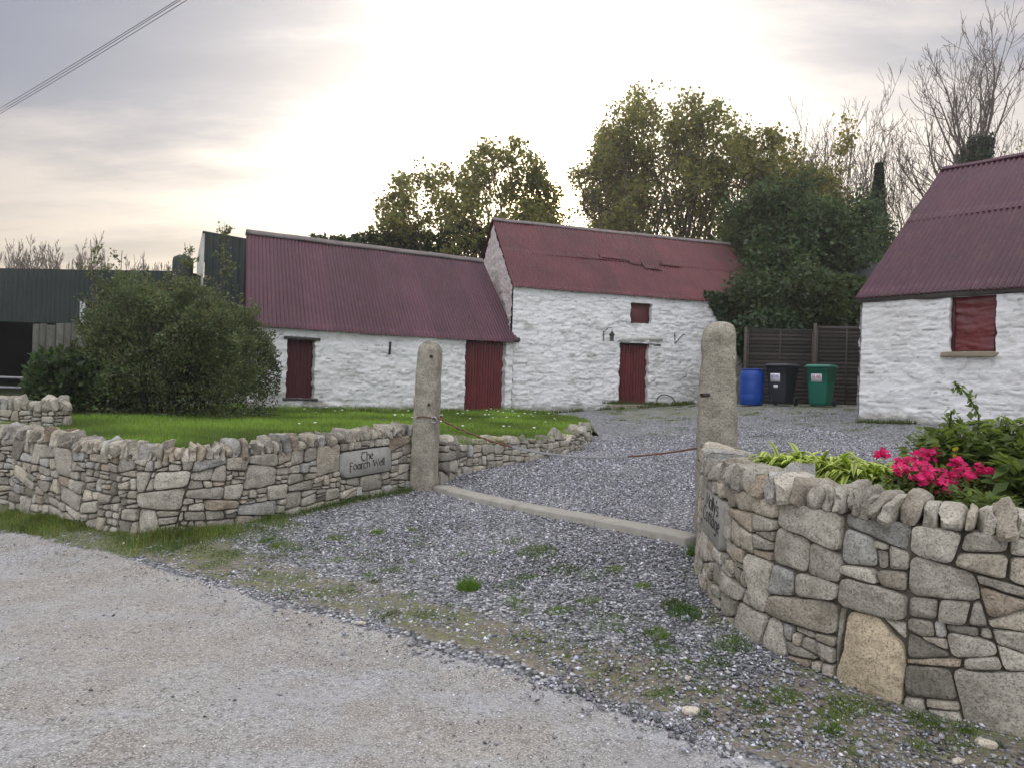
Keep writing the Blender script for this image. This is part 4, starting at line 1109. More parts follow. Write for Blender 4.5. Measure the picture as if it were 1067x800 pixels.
V, F = frame_box((0, 0, 0), (1, 0, 0), (0, 1, 0), (0, 0, 1), -13.52, -13.38, 23.9, 24.1, .5, 3.75); build('post', Acc().add(V, F), M['galv'], root)
for x_ in (-20.5, -17.0):
    V, F = box(x_ - .08, x_ + .08, 24.05, 24.21, .5, 3.2); build('post', Acc().add(V, F), M['dark'], root)
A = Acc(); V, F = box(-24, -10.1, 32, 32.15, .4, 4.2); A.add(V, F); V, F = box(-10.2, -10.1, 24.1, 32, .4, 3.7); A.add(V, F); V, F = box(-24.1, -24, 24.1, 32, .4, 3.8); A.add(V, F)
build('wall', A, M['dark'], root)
V, F = frame_box((0, 0, 0), (1, 0, 0), (0, 1, 0), (0, 0, 1), -24.1, -10.0, 24.03, 32.2, 4.55, 4.60); V[[2, 3, 6, 7]] -= np.array([0, 0, .5]); V[[1, 5]] += np.array([0, 0, .14]); build('roof', Acc().add(V, F), M['shed'], root)
A = Acc()
for k in range(5):
    V, F = superstone(np.array([-19.4 + k * 1.3, 27.0 + (k % 2) * .6, 1.0]), np.array([1., 0, 0]), np.array([0, 1., 0]), z3, .55, .5, .55, 5, rng, k); A.add(V, F)
root = thing('tall_shed', (-8.8, 24.5, .7), 'taller green corrugated shed with pale side wall, next to the barn gable', 'shed')
flat_corr((-9.72, 24.0), (-6.3, 24.9), .5, 6.03, M['shed'], 'wall', root, z1b=5.62, pitch=.19, amp=.025)
V = np.array([(-9.74, 24.0, .5), (-11.5, 27.9, .5), (-11.5, 27.9, 5.7), (-9.74, 24.0, 6.0), (-9.84, 24.05, .5), (-11.6, 27.95, .5), (-11.6, 27.95, 5.68), (-9.84, 24.05, 5.98)])
build('wall', Acc().add(V[[4, 5, 1, 0, 7, 6, 2, 3]], BOXF), M['palegable'], root)
V = np.array([(-9.8, 23.98, 6.02), (-6.3, 24.88, 5.62), (-8.0, 28.8, 5.3), (-11.6, 27.95, 5.7)]); V2 = V + np.array([0, 0, .05])
build('roof', Acc().add(np.concatenate([V, V2]), BOXF), M['shed'], root)
V, F = lathe([(0, 4.52), (.15, 4.50), (.28, 4.42), (.30, 4.3), (.30, 0), (0, 0)], (-10.18, 23.5, .7), 20)
build('storage_tank', Acc().add(V, F), M['shed'], origin=(-10.18, 23.5, .7), label='narrow dark domed tank rising above the bush left of the tall shed', cat='tank')

# vertical plank fence
root = thing('plank_fence', (-10.6, 18.6, .6), 'weathered grey upright plank fence standing behind the small leafy shrub', 'fence')
A = Acc(); x = -11.72; r_ = np.random.default_rng(3)
while x < -8.4:
    w = r_.uniform(.16, .24); t_ = 2.72 + r_.uniform(-.05, .05); y_ = 18.7 + (x + 11.7) * .05
    V, F = box(x, x + w - .015, y_ + r_.uniform(0, .03), y_ + .05, .3, t_ - (.5 if x > -10.3 else 0)); A.add(V, F, np.ones(3) * r_.uniform(.75, 1.2)); x += w
build('planks', A, M['oldwood'], root)
A = Acc(); V, F = box(-11.75, -8.4, 18.9, 18.96, 1.1, 1.2); A.add(V, F); V, F = box(-11.75, -10.3, 18.82, 18.88, 2.2, 2.3); A.add(V, F); build('rail', A, M['oldwood'], root)
# field gate
root = thing('field_gate', (-9.6, 14.0, .4), 'galvanised tubular field gate in front of the black shed opening', 'gate')
for z_ in (1.43, 1.25, 1.07, .9, .72):
    V, F = tube([(-11.6, 14.1, z_), (-8.85, 14.0, z_)], .019, 8); build('bar', Acc().add(V, F), M['galv'], root)
for x_ in (-11.6, -8.86):
    V, F = tube([(x_, 14.05, .5), (x_, 14.05, 1.45)], .022, 8); build('upright', Acc().add(V, F), M['galv'], root)

# small dark roofed hut behind the trees at the right
root = thing('garden_hut', (12.2, 26, 1.4), 'dark slate-roofed hut half hidden between the trees and the right cottage', 'shed')
V = np.array([(10.3, 24.2, 4.45), (15.5, 23.2, 4.5), (15.9, 26.0, 6.25), (10.9, 27.0, 6.25)]); build('roof', Acc().add(np.concatenate([V - [0, 0, .08], V]), BOXF), M['slate'], root)
V = np.array([(10.9, 27.0, 6.25), (15.9, 26.0, 6.25), (16.3, 28.6, 4.5), (11.5, 29.6, 4.5)]); build('roof', Acc().add(np.concatenate([V - [0, 0, .08], V]), BOXF), M['slate'], root)
V, F = frame_box((10.85, 24.55, 0), (.98, -.2, 0), (.2, .98, 0), (0, 0, 1), 0, 4.4, 0, 4.6, .8, 4.45); build('wall', Acc().add(V, F), M['oldwood'], root)

# ------------------------------------------------------------------ panel fence, bins, barrel
root = thing('panel_fence', (8.8, 21.2, 1.3), 'dark brown lapped panel fence behind the bins', 'fence')
fa = np.array([6.5, 21.5]); fb = np.array([11.2, 20.4]); L = np.linalg.norm(fb - fa); e = (fb - fa) / L; n = np.array([e[1], -e[0]]); o3 = np.array([*fa, 0]); e3 = np.array([*e, 0]); n3 = np.array([*n, 0])
for k, (s0, s1, zt) in enumerate(((0.05, 1.78, 3.34), (1.86, 3.4, 3.40), (3.48, 4.8, 3.40))):
    A = Acc(); z = 1.22; i = 0
    while z < zt - .06:
        h_ = .125; V, F = frame_box(o3, e3, n3, z3, s0, s1, .0, .012, z, z + h_); V[[2, 3]] += n3 * .016; V[[0, 1]] += n3 * .010; V += z3 * rng.uniform(-.006, .006)
        A.add(V, F, np.ones(3) * rng.uniform(.75, 1.3)); z += .105; i += 1
    V, F = frame_box(o3, e3, n3, z3, s0, s1, -.02, .035, zt - .03, zt); A.add(V, F)
    pn_ = build('fence_panel', A, M['fence'], root)
    for f in (.0, .5, 1.0):
        sc = s0 + .02 + (s1 - s0 - .04) * f
        V, F = frame_box(o3, e3, n3, z3, sc - .018, sc + .018, .03, .05, 1.2, zt - .031); build('batten', Acc().add(V, F), M['fence'], pn_)
for s_, zt in ((0.0, 3.40), (1.82, 3.52), (3.44, 3.46), (4.85, 3.4)):
    V, F = frame_box(o3, e3, n3, z3, s_ - .038, s_ + .038, -.04, .06, .9, zt); build('post', Acc().add(V, F, (1.5, 1.45, 1.35)), M['fence'], root)

def wheelie(x, y, zb, rot, m, label, stickers, ink):
    r_ = thing('wheelie_bin', (x, y, zb), label, 'wheelie bin', 'wheelie bins against the panel fence')
    c, s = cos(rot), sin(rot); ax = np.array([c, s, 0]); ay = np.array([-s, c, 0]); o = np.array([x, y, zb])
    def rr(w, d, z, y0=0, k=5, rad=.05):
        P = []
        for cx, cy, a0 in ((w / 2 - rad, d / 2 - rad, 0), (-w / 2 + rad, d / 2 - rad, 90), (-w / 2 + rad, -d / 2 + rad, 180), (w / 2 - rad, -d / 2 + rad, 270)):
            for a in np.linspace(a0, a0 + 90, k): P.append(o + ax * (cx + rad * cos(radians(a))) + ay * (cy + y0 + rad * sin(radians(a))) + z3 * z)
        return P
    R_ = [rr(.44, .48, .04), rr(.45, .50, .10), rr(.50, .60, .55, .02), rr(.56, .68, .93, .03), rr(.58, .70, .935, .03), rr(.59, .71, .97, .03), rr(.55, .66, .97, .03)]
    V = np.array(sum(R_, [])); k = 20
    A = Acc().add(V, [gridfaces(k, len(R_), True), np.array([list(range(k))[::-1]]), np.array([list(range(6 * k, 7 * k))])])
    bd = build('body', A, m, r_)
    R_ = [rr(.61, .74, .975, .01), rr(.63, .76, .985, .01), rr(.63, .76, 1.01, .01), rr(.58, .68, 1.045, .02), rr(.50, .58, 1.06, .03)]
    V = np.array(sum(R_, [])); ld = build('lid', Acc().add(V, [gridfaces(k, 5, True), np.array([list(range(k))[::-1]]), np.array([list(range(4 * k, 5 * k))])]), m, r_)
    V, F = tube([o + ax * -.24 + ay * .42 + z3 * 1.0, o + ax * .24 + ay * .42 + z3 * 1.0], .018, 8); build('handle', Acc().add(V, F), m, r_)
    for sg in (-1, 1):
        V, F = tube([o + ax * sg * .24 + ay * .26 + z3 * .10, o + ax * sg * .30 + ay * .26 + z3 * .10], .10, 18); build('wheel', Acc().add(V, F), M['blackplastic'], r_)
    tilt = (-.065 - .0) / .38
    fn = -ay * 1.0 - z3 * .16; fn = fn / np.linalg.norm(fn); uz = z3 - ay * .13; uz = uz / np.linalg.norm(uz); fn = np.cross(ax, uz); fn = fn if fn @ ay < 0 else -fn
    for (cx, cz, w, h, txt, sz) in stickers:
        yy = -(.30 + (cz - .55) * (.31 - .28) / .38) if cz > .55 else -(.25 + (cz - .10) * .03 / .45)
        yf = np.interp(cz, [.10, .55, .93], [-.25, -.28, -.31])
        c0 = o + ax * cx + ay * (yf - .012) + z3 * cz
        V, F = frame_box(c0, ax, uz, fn, -w / 2, w / 2, -h / 2, h / 2, -.004, .002)
        st = build('sticker', Acc().add(V, F), M['paper'], bd)
        if txt:
            T = lettering(txt, sz, c0 + fn * .003 + uz * .0, ax, uz, fn, nib=.3); build('lettering', T, ink, bd)
    return r_
wheelie(6.86, 19.55, 1.27, -.78, M['blackplastic'], 'black wheelie bin with two white stickers, between the blue barrel and the green bin', [(-.03, .70, .25, .21, 'REFUSE', .045), (-.02, .48, .11, .075, None, 0)], M['blueink'])
wheelie(7.80, 19.40, 1.27, -.68, M['greenplastic'], 'green wheelie bin with one white sticker lettered in red', [(-.02, .72, .26, .20, 'GLASS', .05)], M['redink'])
root = thing('barrel', (6.18, 19.8, 1.25), 'bright blue plastic barrel beside the black bin', 'barrel')
V, F = lathe([(0, 0), (.26, 0), (.29, .03), (.30, .25), (.297, .27), (.30, .29), (.30, .60), (.297, .62), (.30, .64), (.29, .82), (.25, .88), (.245, .90), (.26, .905), (.26, .93), (.23, .93), (.22, .915), (0, .915)], (6.18, 19.8, 1.25), 40)
build('body', Acc().add(V, F), M['blueplastic'], root, smooth=True)
V, F = lathe([(0, .0), (.045, 0), (.045, .03), (0, .03)], (6.26, 19.72, 2.165), 14); build('bung', Acc().add(V, F), M['blueplastic'], root)

# ------------------------------------------------------------------ overhead wires
for k, (dz, dx) in enumerate(((0, 0), (-.07, .05), (-.15, .02))):
    P0 = np.array([-19.1, 23.7 + dx, 7.75 + dz]); P1 = np.array([1.3, 6.6 - dx, 7.75 + dz * .55])
    t = np.linspace(0, 1, 40)[:, None]; P = P0 * (1 - t) + P1 * t; P[:, 2] -= .16 * 4 * (t * (1 - t))[:, 0]
    V, F = tube(P, .0055, 5); build('overhead_wire', Acc().add(V, F), M['wire'], origin=tuple(P0), label=['topmost of the three thin wires crossing the top left sky', 'middle of the three thin wires crossing the top left sky', 'lowest of the three thin wires crossing the top left sky'][k], cat='wire', group='overhead wires in the top left sky')

# ------------------------------------------------------------------ vegetation
RMIN = .004
def grow(r, stems, levels, wob=.12):
    """stems: (P0 (M,3), dir (M,3), len, rad) ; levels: list of dict(n,child,ratio,ang,up). Returns list of (P,R) and tip points"""
    P0, D, Ln, Rd = [np.asarray(v, float) for v in stems]; out = []; tips = []; seg = 7
    for li, lv in enumerate([None] + levels):
        M_ = len(P0)
        up = .05 if lv is None else lv.get('up', .1)
        pts = [P0]; d = D.copy(); step = Ln / (seg - 1)
        for k in range(seg - 1):
            d = d + r.normal(0, wob, d.shape) + np.array([0, 0, up]); d /= np.linalg.norm(d, axis=1, keepdims=True)
            pts.append(pts[-1] + d * step[:, None])
        P = np.stack(pts, 1); R = np.maximum(Rd[:, None] * np.linspace(1, .45 if li < len(levels) else .3, seg)[None], RMIN)
        out.append((P, R))
        if li == len(levels): tips.append(P[:, 2:].reshape(-1, 3)); break
        if li >= len(levels) - 1: tips.append(P[:, 4:].reshape(-1, 3))
        nx = levels[li]; c = nx['n']; pi_ = np.repeat(np.arange(M_), c)
        t = r.uniform(nx.get('t0', .3), 1.0, M_ * c); t[::c] = 1.0
        f = t * (seg - 1); i0 = np.minimum(f.astype(int), seg - 2); fr = (f - i0)[:, None]
        Pp = P[pi_, i0] * (1 - fr) + P[pi_, i0 + 1] * fr; T = P[pi_, i0 + 1] - P[pi_, i0]; T /= np.linalg.norm(T, axis=1, keepdims=True) + 1e-9
        q_ = r.normal(0, 1, T.shape); q_ -= (q_ * T).sum(1, keepdims=True) * T; q_ /= np.linalg.norm(q_, axis=1, keepdims=True) + 1e-9
        a = np.radians(nx['ang']) * r.uniform(.55, 1.3, len(t)); a[::c] *= .4
        D = T * np.cos(a)[:, None] + q_ * np.sin(a)[:, None]
        Ln = Ln[pi_] * nx['ratio'] * r.uniform(.65, 1.2, len(t)) * (1.15 - .35 * t)
        Rd = np.interp(t, [0, 1], [1, .5]) * Rd[pi_] * nx.get('rr', .6); P0 = Pp
    return out, np.concatenate(tips)

def kites(c, d, n, ln, wd, curl=.25):
    """leaf shapes: folded kites from base c along d with normal-ish n. 4 verts, 2 tris"""
    s = np.cross(d, n); s /= np.linalg.norm(s, axis=1, keepdims=True) + 1e-9; n = np.cross(s, d)
    ln = ln[:, None]; wd = wd[:, None]
    V = np.stack([c, c + d * ln * .45 + s * wd + n * wd * curl, c + d * ln - n * ln * .12, c + d * ln * .45 - s * wd + n * wd * curl], 1)
    k = (np.arange(len(c)) * 4)[:, None, None]
    return V.reshape(-1, 3), (np.array([[0, 1, 2], [0, 2, 3]])[None] + k).reshape(-1, 3)

def unit(v): return v / (np.linalg.norm(v, axis=-1, keepdims=True) + 1e-9)

def leaves(r, centers, per, spread, size, droop=.3, light=(.6, 1.4), tint=None):
    n = len(centers) * per; c = np.repeat(centers, per, 0) + r.normal(0, spread, (n, 3)) * np.array([1, 1, .8])
    d = unit(r.normal(0, 1, (n, 3)) + np.array([0, 0, -droop])); nn = unit(r.normal(0, .8, (n, 3)) + np.array([0, 0, .6]))
    ln = size * r.uniform(.6, 1.4, n); V, F = kites(c, d, nn, ln, ln * r.uniform(.32, .5, n))
    cl = np.repeat(r.uniform(light[0], light[1], len(centers)), per) * r.uniform(.8, 1.2, n)
    C = np.stack([cl * r.uniform(.85, 1.25, n), cl, cl * r.uniform(.7, 1.1, n)], 1)
    if tint is not None: C = C * np.array(tint)
    return V, F, np.repeat(C, 4, 0)

def tree(name, label, cat, x, y, top, width, m_leaf, r, stems=3, height0=None, levels=None, leaf=.16, per=8, spread=.22, splay=.35, base_w=.5, trunk_r=.16, bark='bark', group=None, keep=None, crown_low=.0, light=(.6, 1.4), tint=None, extra=None, first=.5, wob=.12, jitter=0, depthf=1.0, env=None):
    zb = gz1(x, y); root = thing(name, (x, y, zb), label, cat, group)
    H = top - zb
    az = r.uniform(0, 2 * pi) + np.arange(stems) * 2.4
    D = unit(np.stack([np.cos(az) * splay, np.sin(az) * splay, np.ones(stems)], 1)); P0 = np.tile([0, 0, 0.], (stems, 1)) + D * [.1 * base_w, .1 * base_w, 0]
    levels = levels or [dict(n=6, ratio=.55, ang=38), dict(n=5, ratio=.55, ang=42), dict(n=5, ratio=.5, ang=45), dict(n=3, ratio=.5, ang=45)]
    br, tips = grow(r, (P0, D, np.full(stems, H * first), np.full(stems, trunk_r)), levels, wob)
    hi = np.percentile(tips[:, 2], 99.7); wx = np.percentile(tips[:, 0], 99) - np.percentile(tips[:, 0], 1); cx = (np.percentile(tips[:, 0], 99) + np.percentile(tips[:, 0], 1)) / 2; wy = np.percentile(tips[:, 1], 99) - np.percentile(tips[:, 1], 1)
    sx, sz, sy = width / wx, H / hi, width * depthf / wy
    def tr(P):
        Q = P * np.array([sx, sy, sz]); f = np.clip(Q[..., 2:3] / H, 0, 1); Q[..., 0:1] -= cx * sx * sstep(0, .5, f)
        if env:      # rounds the crown: limbs that reach past the natural dome stay inside it
            cz = H * (1 - env[0]); Rv = np.array([width / 2, width / 2 * depthf, H * env[0]]); c_ = np.array([0, 0, cz])
            q2 = (Q - c_) * np.array([env[1], env[1], 1 + (env[1] - 1) * .6]); hi_ = (Q[..., 2:3] > H * .25)
            rho = np.linalg.norm(q2 / Rv, axis=-1, keepdims=True); u_ = q2 / (rho + 1e-9)
            lim = 1 + .10 * np.sin(u_[..., 0:1] * 2.1 + x) * np.cos(u_[..., 2:3] * 1.7) + .06 * np.sin(u_[..., 0:1] * 5 + u_[..., 2:3] * 4)
            rn_ = np.where(rho > .8 * lim, .8 * lim + .2 * lim * np.tanh((rho - .8 * lim) / .5), rho)
            Q = np.where(hi_, Q * (1 - sstep(.25, .5, Q[..., 2:3] / H)) + (c_ + u_ * rn_) * sstep(.25, .5, Q[..., 2:3] / H), Q)
        return Q + np.array([x, y, zb])
    A = Acc()
    for li, (P, R) in enumerate(br):
        V, F = tubes(tr(P), R, 6 if li < 2 else 4 if li < 3 else 3); A.add(V, F)
    tr_o = build('trunk', A, M[bark], root, smooth=True)
    if m_leaf is not None:
        T = tr(tips)
        if crown_low > 0: T = T[T[:, 2] > zb + H * crown_low]
        if keep is not None: T = T[r.random(len(T)) < keep]
        V, F, C = leaves(r, T, per, spread, leaf, light=light, tint=tint); A = Acc().add(V, F, C)
        if extra is not None: A.add(*extra(r))
        build('crown', A, m_leaf, root)
    return root, tr, br

R1 = np.random.default_rng(101)
LV = [dict(n=6, ratio=.60, ang=36, t0=.2, up=.10), dict(n=5, ratio=.58, ang=40, up=.08), dict(n=4, ratio=.55, ang=42), dict(n=3, ratio=.5, ang=45)]
tree('sycamore_tree', 'round leafy tree behind the barn roof with the low sun showing through it', 'tree', -1.60, 31.0, 11.7, 8.1, M['sky_leaf'], R1, stems=6, levels=LV, leaf=.145, per=4, spread=.18, splay=.40, keep=.52, first=.5, trunk_r=.15, env=(.46, 1.25))
tree('sycamore_tree', 'tall spreading leafy tree rising behind the ridge of the maroon-roofed stone house', 'tree', 7.0, 33.5, 15.3, 8.9, M['sky_leaf'], np.random.default_rng(15), stems=10, levels=LV, leaf=.15, per=4, spread=.20, splay=.42, keep=.50, first=.62, wob=.09, env=(.48, 1.25))
tree('young_tree', 'slim thinly leaved tree between the tall leafy tree and the bare trees', 'tree', 12.3, 34.0, 13.0, 5.6, M['sky_leaf'], np.random.default_rng(6), stems=5, levels=LV, leaf=.15, per=4, spread=.2, splay=.25, keep=.6, first=.6, trunk_r=.09, tint=(1.05, 1.0, .9))
tree('dense_tree', 'dark dense green tree filling the gap between the stone house and the cottage', 'tree', 10.2, 28.5, 8.7, 4.6, M['leaf_dark'], np.random.default_rng(7), stems=6, levels=LV, leaf=.13, per=8, spread=.26, splay=.22, keep=.8, first=.55, trunk_r=.12, light=(.5, 1.7))
tree('dense_tree', 'lower dark green tree hanging behind the right end of the maroon roof', 'tree', 9.3, 30.0, 8.0, 3.6, M['leaf_mid'], np.random.default_rng(8), stems=4, levels=LV, leaf=.16, per=8, spread=.28, splay=.3, keep=.8, first=.5, trunk_r=.1, light=(.4, 1.2))
tree('dense_tree', 'dark green tree standing against the bare trees above the slate hut', 'tree', 12.9, 30.5, 8.2, 3.4, M['leaf_dark'], np.random.default_rng(9), stems=4, levels=LV, leaf=.13, per=4, spread=.25, splay=.2, keep=.55, first=.6, trunk_r=.1, light=(.6, 1.6))
tree('dense_tree', 'low bushy tree directly behind the panel fence and the bins', 'tree', 8.9, 24.8, 5.3, 3.4, M['leaf_dark'], np.random.default_rng(10), stems=5, levels=LV, leaf=.13, per=8, spread=.26, splay=.5, keep=.8, first=.5, trunk_r=.08, light=(.5, 1.5))
# ivy-clad pole of a tree
def ivy_column(x, y, z0, z1, rad, n, r, size=.13):
    t = r.random(n); a = r.uniform(0, 2 * pi, n); rr = rad * (.7 + .5 * r.random(n)) * (1.1 - 1.02 * t ** 1.6) * (1 + .35 * vnoise(np.stack([np.cos(a) * 2, np.sin(a) * 2, t * (z1 - z0) * 1.3], 1), 3))
    c = np.stack([x + rr * np.cos(a), y + rr * np.sin(a), z0 + (z1 - z0) * t], 1)
    d = unit(np.stack([np.cos(a), np.sin(a), np.full(n, -1.0)], 1) + r.normal(0, .5, (n, 3))); nn = unit(np.stack([np.cos(a), np.sin(a), np.full(n, .6)], 1) + r.normal(0, .4, (n, 3)))
    ln = size * r.uniform(.6, 1.4, n); V, F = kites(c, d, nn, ln, ln * .45)
    g = r.uniform(.5, 1.5, n); return V, F, np.repeat(np.stack([g, g, g], 1), 4, 0)
BARE = [dict(n=6, ratio=.66, ang=36, t0=.3, up=.10, rr=.6), dict(n=5, ratio=.56, ang=40, up=.09, rr=.6), dict(n=4, ratio=.55, ang=42, up=.07), dict(n=3, ratio=.5, ang=45, up=.05)]
TALL = [dict(n=9, ratio=.36, ang=46, t0=.42, up=.14, rr=.55), dict(n=5, ratio=.58, ang=40, up=.10, rr=.6), dict(n=4, ratio=.55, ang=42, up=.08), dict(n=3, ratio=.5, ang=45, up=.06)]
def bare(label, x, y, top, w, seed, stems=3, splay=.18, tr_=.14, lv=BARE, ivy=None, group='bare trees behind the cottage', bark='greybark', first=.6):
    global RMIN
    RMIN = .010 * y / 36
    root, tr, br = tree('bare_tree', label, 'tree', x, y, top, w, None, np.random.default_rng(seed), stems=stems, levels=lv, splay=splay, first=first, trunk_r=tr_, bark=bark, group=group, wob=.055)
    RMIN = .004
    if ivy:
        r = np.random.default_rng(seed); A = Acc(); P, R = br[0]; P = tr(P)
        for i in range(min(ivy[0], len(P))):
            for k in range(len(P[i]) - 1):
                a, b = P[i][k], P[i][k + 1]
                if a[2] > ivy[1] + r.uniform(-.8, .8): break
                n = ivy[3]; t = r.random((n, 1)); c = a * (1 - t) + b * t; th = r.uniform(0, 2 * pi, n); o = np.stack([np.cos(th), np.sin(th), 0 * th], 1)
                c = c + o * (ivy[2] * r.uniform(.5, 1.15, n))[:, None]; ln = .14 * r.uniform(.6, 1.4, n)
                V, F = kites(c, unit(o + r.normal(0, .5, (n, 3)) - [0, 0, .9]), unit(o + r.normal(0, .4, (n, 3)) + [0, 0, .5]), ln, ln * .45)
                g = r.uniform(.5, 1.5, n); A.add(V, F, np.repeat(np.stack([g, g, g], 1), 4, 0))
        build('ivy', A, M['ivy'], root)
    return root
bare('tallest bare tree with ivy-wrapped trunks rising above the cottage ridge', 20.6, 36.0, 18.7, 6.4, 12, 3, .12, .19, ivy=(3, 16.4, .44, 1700), first=1.0, lv=TALL)
bare('pale bare tree with fine twigs left of the ivy-wrapped tree', 17.6, 41, 18.2, 7.6, 13, 4, .24, .14)
bare('bare twiggy tree half hidden by the leafy trees near the middle', 14.6, 42, 16.8, 6.4, 14, 4, .25, .12)
bare('leaning bare tree low between the slate hut and the cottage roof', 18.6, 37.0, 14.2, 4.6, 15, 3, .3, .10)
bare('bare tree cut off by the right edge above the cottage roof', 25.4, 36.0, 14.8, 4.6, 16, 4, .3, .13)
tree('young_tree', 'sparse small-leaved treetop just above the cottage ridge near the right edge', 'tree', 22.4, 34.5, 12.9, 3.6, M['leaf_mid'], np.random.default_rng(17), stems=3, levels=LV, leaf=.12, per=2, spread=.2, splay=.3, keep=.4, first=.6, trunk_r=.08)
root = thing('ivy_tree', (15.0, 32.0, 1.4), 'narrow ivy-covered tree stump standing like a column left of the cottage roof', 'tree')
V, F = tube([(15.0, 32, .8), (15.05, 32, 5), (15.0, 32, 10.4)], [.2, .15, .05], 8); build('trunk', Acc().add(V, F), M['bark'], root)
r = np.random.default_rng(18); A = Acc(); A.add(*ivy_column(15.0, 32, 3.5, 11.3, .5, 8500, r, .13)); build('ivy', A, M['ivy'], root)
# far hedgerow trees at the left
FB = [dict(n=7, ratio=.6, ang=34, t0=.15, up=.1), dict(n=6, ratio=.55, ang=38, up=.08), dict(n=5, ratio=.55, ang=38), dict(n=4, ratio=.5, ang=40)]
for i, (x_, t_, w_) in enumerate(((-40.6, 11.0, 5.5), (-36.4, 12.0, 7.0), (-32.6, 11.8, 6.0), (-29.6, 11.0, 4.0))):
    bare(['bare twiggy tree at the far left edge beyond the shed roof', 'widest bare tree beyond the green shed, second from the left edge', 'bare tree beyond the green shed, third from the left edge', 'smaller bare tree beyond the green shed, nearest the bush tips'][i], x_, 60 + i, t_, w_, 50 + i, 5, .5, .14, FB, group='bare trees beyond the green shed', first=.5)

# the big bush and the small shrub beside it
def bush(name, label, cx, cy, zb, rx, ry, h, n, r, m, size, stems=60, shoots=26, shoot_h=.8, lean=0.0):
    root = thing(name, (cx, cy, zb), label, 'bush')
    A = Acc()
    a = r.uniform(0, 2 * pi, stems); q_ = r.uniform(.05, .8, stems)
    P0 = np.stack([cx + np.cos(a) * q_ * rx * .55, cy + np.sin(a) * q_ * ry * .55, np.full(stems, zb - .05)], 1)
    D = unit(np.stack([np.cos(a) * q_ * .8, np.sin(a) * q_ * .8, np.ones(stems)], 1))
    br, tips = grow(r, (P0, D, np.full(stems, h * .5), np.full(stems, .018)), [dict(n=4, ratio=.65, ang=28, up=.1), dict(n=4, ratio=.6, ang=35)], .12)
    for P, R in br:
        V, F = tubes(P, R, 4); A.add(V, F)
    ST = A
    # leaf volume: lumpy dome, denser near its skin, with sub-clumps
    u = unit(r.normal(0, 1, (n * 2, 3))); u[:, 2] = np.abs(u[:, 2]) * 1.0 - .12
    lump = 1 + .30 * fbm(u * 2.6 + 5, 3, 31) + .20 * fbm(u * 7, 2, 33)
    u = np.sign(u) * np.abs(u) ** .70; rad = (1 - .55 * r.random(n * 2) ** 1.9) * lump
    c = np.stack([u[:, 0] * rad * rx, u[:, 1] * rad * ry, .25 + (u[:, 2] * rad) * (h - .25)], 1)
    c[:, 0] += lean * c[:, 2]
    dens = fbm(c * 1.5, 3, 35) + .25 * fbm(c * 4, 2, 37)
    k = (c[:, 2] > -.02) & (r.random(n * 2) < np.clip(.62 + 1.5 * dens, .05, 1) * np.where(c[:, 2] < .5, .5, 1)); c = c[k][:n]
    c = c + np.array([cx, cy, zb]); nn_ = len(c)
    d = unit(unit(c - np.array([cx, cy, zb])) * .7 + r.normal(0, .6, (nn_, 3)) + [0, 0, .25]); nn = unit(r.normal(0, .7, (nn_, 3)) + [0, -.2, .7])
    ln = size * r.uniform(.6, 1.5, nn_); V, F = kites(c, d, nn, ln, ln * .26)
    g = (.75 + .7 * (fbm(c * 2.2, 3, 39) + .3)) * r.uniform(.7, 1.35, nn_); C = np.stack([g * r.uniform(.85, 1.25, nn_), g, g * r.uniform(.7, 1.1, nn_)], 1)
    A = Acc().add(V, F, np.repeat(C, 4, 0)); S = Acc()
    # loose shoots rising out of the top
    for i in range(shoots):
        a = r.uniform(0, 2 * pi); q_ = r.random() * .8; x = cx + cos(a) * q_ * rx; y = cy + sin(a) * q_ * ry; z0 = zb + h * math.sqrt(1 - q_ * q_ * .8) * .86
        hh = shoot_h * r.uniform(.4, 1.1); dv = unit(np.array([cos(a) * q_ * .6 + r.normal(0, .15), sin(a) * .3, 1.0])); k_ = 12
        P = np.array([np.array([x + lean * (z0 - zb), y, z0]) + dv * hh * t + np.array([.06 * sin(t * 5 + i), 0, 0]) for t in np.linspace(0, 1, k_)])
        V, F = tube(P, np.linspace(.008, .003, k_), 4); S.add(V, F)
        m_ = int(60 * hh); t = r.random(m_); ii = np.minimum((t * (k_ - 1)).astype(int), k_ - 2); c = P[ii] + r.normal(0, .035, (m_, 3))
        ln = size * r.uniform(.7, 1.5, m_); V, F = kites(c, unit(r.normal(0, 1, (m_, 3)) + [0, 0, .2]), unit(r.normal(0, 1, (m_, 3))), ln, ln * .3)
        g = r.uniform(.8, 1.4, m_); A.add(V, F, np.repeat(np.stack([g * 1.15, g, g * .8], 1), 4, 0))
    for V_, F_ in zip([np.concatenate(S.V)] if S.V else [], [S.F]): ST.add(V_, list(F_))
    build('stems', ST, M['bark'], root, smooth=True)
    build('foliage', A, m, root)
    return root
bush('large_bush', 'big rounded green bush on the lawn in front of the barn gable and shed', -6.55, 15.0, .75, 1.80, 1.5, 2.75, 110000, np.random.default_rng(21), M['leaf_bush'], .055, shoots=90, shoot_h=.5)
bush('small_shrub', 'small leafy shrub beside the plank fence, left of the big bush', -8.05, 14.2, .70, .82, .8, 1.25, 9000, np.random.default_rng(22), M['leaf_dark'], .12, stems=16, shoots=14, shoot_h=.35)
